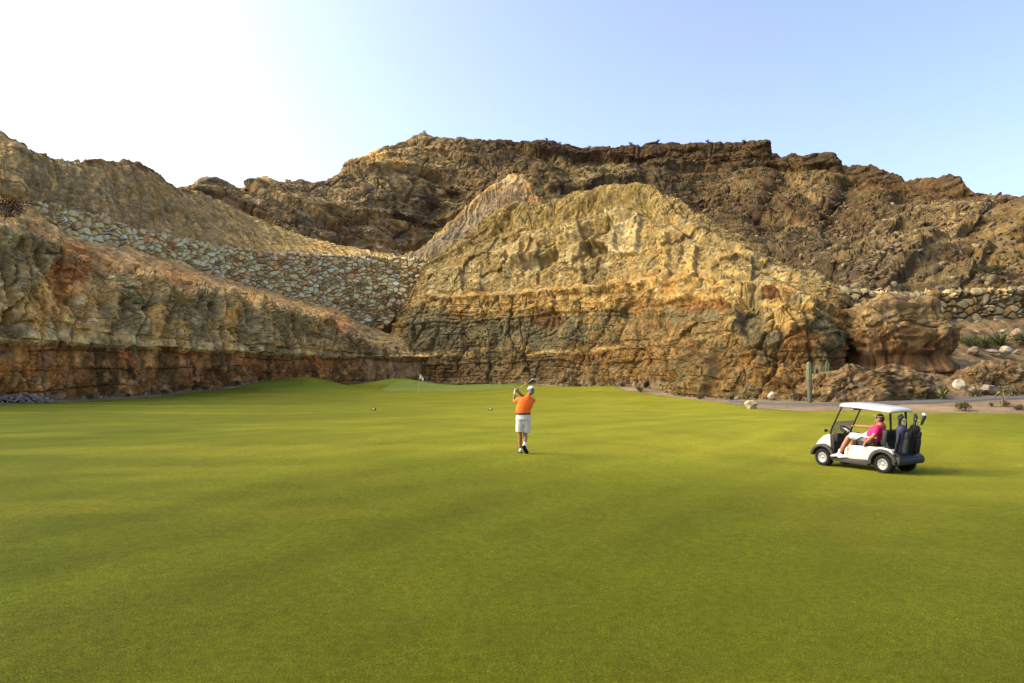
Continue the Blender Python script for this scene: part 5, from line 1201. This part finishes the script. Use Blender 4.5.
# talus along the cliff feet
def foot(dat, lo, hi, n, pxr):
    V, u, w_, vv = dat[0].reshape(-1, 3), dat[1].ravel(), dat[2].ravel(), dat[4].ravel()
    i = np.nonzero((vv > lo) & (vv < hi) & (u > pxr[0]) & (u < pxr[1]))[0]; P_ = V[g_.choice(i, n)].copy()
    P_[:, 0] += g_.normal(0, .5, n); P_[:, 1] -= np.abs(g_.normal(.3, .7, n)); P_[:, 0] += (dat is LCL) * np.abs(g_.normal(.3, .7, n)); P_[:, 2] = gz(P_[:, 0], P_[:, 1]) - .0; return P_
tp = np.concatenate([foot(LCL, .9, 1.1, 520, (-60, 400)), foot(HED, .9, 1.2, 700, (400, 860))])
scatter('talus', 'fallen rubble along the foot of the cliffs', tp, sizes(g_, len(tp), .07, .45), 62, [(.17, .125, .075), (.12, .09, .055), (.26, .205, .13)], [.5, .3, .2])
rb = P(22, 402.5, 57.5); n = 420; a = g_.uniform(0, 6.28, n); r = np.sqrt(g_.random(n)); rp = np.stack([rb[0] + 2.9 * r * np.cos(a), rb[1] + 1.2 * r * np.sin(a), 0 * a], -1); rp[:, 2] = gz(rp[:, 0], rp[:, 1]) + .75 * (1 - r) ** 1.0
scatter('rubble_heap', 'pale grey rubble heap at the foot of the left cliff', rp, sizes(g_, n, .10, .34), 63, [(.19, .165, .125), (.24, .205, .155), (.14, .12, .09)], [.5, .3, .2])

# ---- plants
GREEN = [(.060, .085, .022), (.040, .062, .016), (.095, .115, .035)]
def foliage_mat(name, var=.35):
    m, nt, b = new_mat(name); b.inputs['Roughness'].default_value = .7; b.inputs['Specular IOR Level'].default_value = .2
    at = node(nt, 'ShaderNodeAttribute', attribute_name='tint'); nt.links.new(at.outputs['Color'], b.inputs['Base Color']); return m
LEAF = foliage_mat('leaf')

def leaf_mesh(name, base, d, ln, wd, cols, g, parent, droop=.3, seg=3):
    """many pointed leaves: base (n,3), direction (n,3), length, width"""
    n = len(base); d = d / np.linalg.norm(d, axis=1)[:, None]
    side = np.cross(d, np.array((0, 0, 1.)) + .2 * g.normal(size=(n, 3))); side /= np.linalg.norm(side, axis=1)[:, None] + 1e-6
    t = np.linspace(0, 1, seg + 1); prof = np.array([.7] + [1.0 - .9 * x ** 2 for x in t[1:]])
    V = np.zeros((n, seg + 1, 2, 3))
    for j, x in enumerate(t):
        c = base + d * (ln * x)[:, None]; c[:, 2] -= droop * ln * x * x
        for k, s in enumerate((-1, 1)): V[:, j, k] = c + side * (s * wd * prof[j] * .5)[:, None]
    idx = np.arange(n * (seg + 1) * 2).reshape(n, seg + 1, 2)
    F = np.stack([idx[:, :-1, 0], idx[:, :-1, 1], idx[:, 1:, 1], idx[:, 1:, 0]], -1).reshape(-1, 4)
    c = np.array(cols)[g.integers(0, len(cols), n)] * np.exp(g.normal(0, .25, (n, 1)))
    return link(name, raw_mesh(name, V.reshape(-1, 3), F, np.repeat(c, (seg + 1) * 2, 0), smooth=False), LEAF, parent)

def stem_obj(pts, r, parent, col=(.10, .075, .045), name='stem'):
    t = bm_new(); tube(t, pts, r, seg=8); return build(t, name, plain('bark', col, rough=.9, var=.3, scale=20), parent)

def bush(name, loc, w, h, seed, lab, cat, cols, n=900, leaf=.14, group=None, twig=(.085, .062, .04)):
    g = np.random.default_rng(seed); root = empty(name, loc, 0, lab, cat, group)
    k = 9; cl_ = np.c_[g.normal(0, .28, (k, 2)) * w / 1.6, g.uniform(.3, .8, k) * h]
    i = g.integers(0, k, n); b = cl_[i] + g.normal(size=(n, 3)) * (w * .15, w * .15, h * .17); b[:, 2] = np.abs(b[:, 2]) + .03
    d = b - (0, 0, h * .2) + g.normal(0, .35 * w, (n, 3)); leaf_mesh('foliage', b, d, leaf * g.uniform(.6, 1.4, n), leaf * .35 * g.uniform(.6, 1.3, n), cols, g, root, .15, 2)
    t = bm_new()
    for q in range(7): e = cl_[q % k]; tube(t, [(0, 0, -.1), Vector(e) * .5 + Vector((0, 0, .05)), Vector(e)], [.03 * h, .018 * h, .008 * h], seg=6)
    build(t, 'stem', plain('twig', twig, rough=.9, var=.3), root); return root

def rosette(name, loc, r, n, seed, lab, cat, cols, wd=.09, tilt=(.15, 1.2), trunk=0, droop=.25, group=None):
    g = np.random.default_rng(seed); root = empty(name, loc, 0, lab, cat, group); a = g.uniform(0, 6.28, n); e = g.uniform(*tilt, n)
    d = np.stack([np.cos(a) * np.cos(e), np.sin(a) * np.cos(e), np.sin(e)], -1); b = d * .06 + (0, 0, trunk + .05)
    leaf_mesh('leaves', b, d, r * g.uniform(.75, 1.1, n), wd * g.uniform(.7, 1.2, n), cols, g, root, droop, 5)
    if trunk: stem_obj([(0, 0, -.15), (.03, .02, trunk * .5), (0, 0, trunk + .08)], [.10, .075, .08], root, name='trunk')
    else: stem_obj([(0, 0, -.12), (0, 0, .10)], [.10, .08], root, (.09, .09, .04), 'base')
    return root

def cactus_column(t, base, h, r, ribs=9, lean=(0, 0)):
    b2 = bmesh.new(); seg = ribs * 4; rings = []
    for j in range(14):
        f = j / 13; rr = r * (.82 + .18 * math.sin(math.pi * min(1, f * 1.1))) * (1 if f < .9 else math.sqrt(max(0.02, 1 - ((f - .9) / .1) ** 2)))
        rings.append([b2.verts.new((base[0] + lean[0] * f + rr * (1 + .13 * math.cos(ribs * 2 * math.pi * k / seg)) * math.cos(2 * math.pi * k / seg), base[1] + lean[1] * f + rr * (1 + .13 * math.cos(ribs * 2 * math.pi * k / seg)) * math.sin(2 * math.pi * k / seg), base[2] + h * f)) for k in range(seg)])
    for A, B in zip(rings, rings[1:]):
        for k in range(seg): b2.faces.new((A[k], A[(k + 1) % seg], B[(k + 1) % seg], B[k]))
    b2.faces.new(rings[-1]); join(t, b2)
def cactus():
    q = P(810, 405.5, 57.6); q[2] = gz(q[0], q[1]) - .05; root = empty('cactus', q, 0, 'tall single column cactus standing beside the cart path', 'cactus')
    m1 = plain('cactus_skin', (.115, .135, .062), rough=.7, var=.3, scale=5); m2 = plain('corky_cactus_base', (.085, .088, .058), rough=.85, var=.3, scale=6)
    t = bm_new(); cactus_column(t, (0, 0, 2.0), 1.55, .20, 9, (-.03, 0)); build(t, 'column', m1, root)
    t = bm_new(); cactus_column(t, (0, 0, 0), 2.15, .175, 9, (0, 0)); build(t, 'old_base', m2, root)
    q = P(820, 391, 64.5); q[2] = gz(q[0], q[1]); root = empty('cactus', q, 0, 'dark green many stemmed cactus clump behind the tall column', 'cactus'); g = random.Random(4)
    m3 = plain('dark_cactus_skin', (.040, .062, .022), rough=.7, var=.35, scale=5)
    for k in range(15):
        x, y = g.uniform(-.75, .9), g.uniform(-.4, .6); t = bm_new(); cactus_column(t, (x * .6, y, 0), 2.9 + g.uniform(-.35, .5) + .25 * (x > .5), .10, 7, (x * .5, 0)); build(t, 'stem', m3, root)
cactus()
def on(px, py, Y): p = P(px, py, Y); return p
tq = lambda px, py: ray_to(TER, px, py)
q = P(942, 400, 57.8); q[2] = gz(q[0], q[1]) + .25
rosette('agave', q, 1.05, 46, 3, 'yellow green spiky agave at the end of the low mound', 'agave', [(.16, .17, .04), (.11, .135, .035), (.20, .19, .06)], .10)
q = P(1003, 409, 52.5); q[2] = gz(q[0], q[1])
rosette('young_palm', q, .62, 26, 5, 'small young palm with a thin trunk between path and grass', 'palm', [(.17, .155, .035), (.11, .12, .028), (.20, .15, .04)], .09, (-.3, 1.1), 1.05, .75)
q2 = q + (.35, .1, 0); bush('grass_tuft', q2, .9, .3, 6, 'dry brown tuft at the foot of the young palm', 'tuft', [(.12, .085, .03), (.09, .08, .025)], 260, .16)
bush('grass_tuft', P(992, 409, 52.8) * (1, 1, 0) + (0, 0, float(gz(*P(992, 409, 52.8)[:2]))), .6, .22, 7, 'tiny dark tuft left of the young palm', 'tuft', [(.07, .05, .025), (.05, .045, .02)], 160, .12)
rosette('fan_palm', tq(1000, 348), 2.6, 60, 8, 'large spiky green palm bush below the right stone wall', 'palm', [(.065, .085, .022), (.045, .065, .018), (.10, .115, .035)], .20, (.25, 1.35), 0, .25)
bush('shrub', tq(974, 349), 3.4, 1.35, 9, 'low dark green shrub left of the spiky palm', 'shrub', GREEN, 1500, .20)
bush('shrub', tq(986, 349), 2.2, 1.1, 10, 'small dark shrub tucked against the spiky palm', 'shrub', [(.045, .058, .018), (.035, .045, .014)], 900, .18)
bush('shrub', tq(1018, 349), 2.6, 1.6, 11, 'dark green shrub at the right edge of the terrace', 'shrub', GREEN, 1200, .20)
bush('shrub', tq(967, 384), 1.3, .7, 12, 'small olive shrub above the pale boulders', 'shrub', [(.085, .085, .03), (.06, .065, .022)], 500, .14)
bush('dry_bush', ray_to(LCL, 6, 222), 3.4, 2.0, 13, 'large dark dry bush on top of the left cliff', 'bush', [(.055, .045, .028), (.04, .034, .022), (.085, .065, .038)], 1800, .24)
bush('dry_bush', ray_to(LCL, 30, 235), 1.0, .6, 14, 'small dry bush on the left cliff brow', 'bush', [(.07, .055, .03), (.10, .075, .035)], 400, .16)
for i, (px, py, w, h, lab) in enumerate([(432, 212, 8.5, 4.2, 'big grey brown bush in the hollow of the mountain'), (410, 226, 6.5, 3.2, 'grey brown bush lower left in the mountain hollow'), (452, 198, 4.5, 2.4, 'small bush high in the mountain hollow'), (395, 219, 3.5, 2.0, 'little bush at the left of the mountain hollow')]):
    bush('dry_bush', ray_to(MTN, px, py), w, h, 20 + i, lab, 'bush', [(.075, .058, .042), (.055, .045, .034), (.11, .085, .055)], 1500, .5)
for i, (px, lab) in enumerate([(345, 'on the left shoulder of the skyline'), (424, 'on the summit knob'), (548, 'on the skyline right of the summit'), (561, 'beside another on the skyline'), (591, 'at the middle of the skyline'), (629, 'left of the flat rocky rim'), (660, 'at the left end of the rocky rim'), (706, 'on the middle of the rocky rim'), (742, 'near the right end of the rocky rim')]):
    cand = np.nonzero(np.abs(mu - px) < 2)[0]; bush('dry_bush', mv[cand[np.argmin(mw[cand])]] - (0, 0, .2), 1.5, .9, 40 + i, 'tiny dark bush ' + lab, 'bush', [(.055, .045, .03), (.04, .036, .024)], 140, .4)
for i, (px, py, lab) in enumerate([(985, 283, 'green shrub on the slope above the right wall, left one'), (998, 282, 'green shrub on the slope above the right wall, right one'), (800, 203, 'olive shrub in the gully high on the mountain')]):
    bush('shrub', ray_to(MTN, px, py), 2.6, 1.3, 60 + i, lab, 'shrub', [(.075, .08, .03), (.055, .062, .024)], 700, .3)
q = P(411, 383.5, 117); bush('shrub', (q[0], q[1], float(gz(q[0], q[1]))), 3.0, 1.9, 70, 'dark green shrub at the cliff foot behind the flag', 'shrub', [(.03, .045, .012), (.045, .06, .02)], 1200, .25)
q = P(902, 292, 90); bush('shrub', (q[0], q[1], q[2]), 3.0, .9, 71, 'flat grey green shrub growing on top of the boulder wall', 'shrub', [(.07, .07, .035), (.05, .052, .026)], 800, .22)

# dry tufts along the cliff feet and the sandy verge: one built, the rest copied with their parts
tuft0 = None; tl = 'small dry straw coloured tuft at the foot of the rocks'
spots = [(px, Y) for px, Y in [(15,58.5),(48,61),(90,66),(128,71),(165,77),(206,85),(236,91),(455,113.5),(487,111.5),(530,107.5),(575,102),(622,93),(668,82),(705,72),(731,67),(796,62),(858,60.5),(897,58.6),(922,58.3),(975,60.2),(1012,61.4),(640,82),(700,69.5),(1018,50.6),(962,50.6)]]
for k, (px, Y) in enumerate(spots):
    q = P(px, 395, Y); q[2] = float(gz(q[0], q[1])) - .03; sc = float(g_.uniform(.6, 1.25))
    if tuft0 is None: r_ = tuft0 = bush('grass_tuft', q, 1.0, .55, 80, tl, 'tuft', [(.15, .125, .06), (.11, .09, .045), (.09, .085, .04)], 420, .20, 'dry tufts along the foot of the rocks')
    else:
        r_ = tuft0.copy(); COL.objects.link(r_); r_.location = q
        for ch in list(tuft0.children): c_ = ch.copy(); COL.objects.link(c_); c_.parent = r_
    r_.scale = (sc, sc, sc * float(g_.uniform(.8, 1.2))); r_.rotation_euler = (0, 0, float(g_.uniform(0, 6.3)))
# ------------------------------------------------------------------ camera, sky, sun
cam = bpy.data.cameras.new('camera'); cam.sensor_width = 36; cam.lens = 36 * FOC / 1024; cam.clip_end = 12000; cam.clip_start = .1
co = bpy.data.objects.new('camera', cam); COL.objects.link(co); co.location = (0, 0, EYE); co.rotation_euler = (math.pi / 2 + PITCH, 0, 0); scene.camera = co
SUN_EL, SUN_AZ = R(36), R(-88)
w = bpy.data.worlds.new('World'); scene.world = w; w.use_nodes = True; nt = w.node_tree; nt.nodes.clear()
sky = nt.nodes.new('ShaderNodeTexSky'); sky.sky_type = 'NISHITA'; sky.sun_disc = False; sky.sun_elevation = SUN_EL; sky.sun_rotation = SUN_AZ
sky.air_density = 1.0; sky.dust_density = 4.5; sky.ozone_density = 1.0; sky.altitude = 0
bg = nt.nodes.new('ShaderNodeBackground'); bg.inputs['Strength'].default_value = .135
out = nt.nodes.new('ShaderNodeOutputWorld'); hs = nt.nodes.new('ShaderNodeHueSaturation'); hs.inputs['Saturation'].default_value = 1.08; hs.inputs['Hue'].default_value = .517; nt.links.new(sky.outputs[0], hs.inputs['Color']); nt.links.new(hs.outputs[0], bg.inputs[0]); nt.links.new(bg.outputs[0], out.inputs[0])
sun = bpy.data.lights.new('sun', 'SUN'); sun.energy = 1.15; sun.angle = R(38); sun.color = (1, .89, .72)
so = bpy.data.objects.new('sun', sun); COL.objects.link(so)
dv = Vector((math.sin(SUN_AZ) * math.cos(SUN_EL), math.cos(SUN_AZ) * math.cos(SUN_EL), math.sin(SUN_EL)))
so.rotation_euler = (-dv).to_track_quat('-Z', 'Y').to_euler(); so.location = (-40, 0, 60)
scene.view_settings.view_transform = 'Standard'; scene.view_settings.look = 'None'; scene.view_settings.exposure = 1.70; scene.view_settings.gamma = 1
scene.cycles.max_bounces = 6; scene.cycles.diffuse_bounces = 3; scene.cycles.use_denoising = True
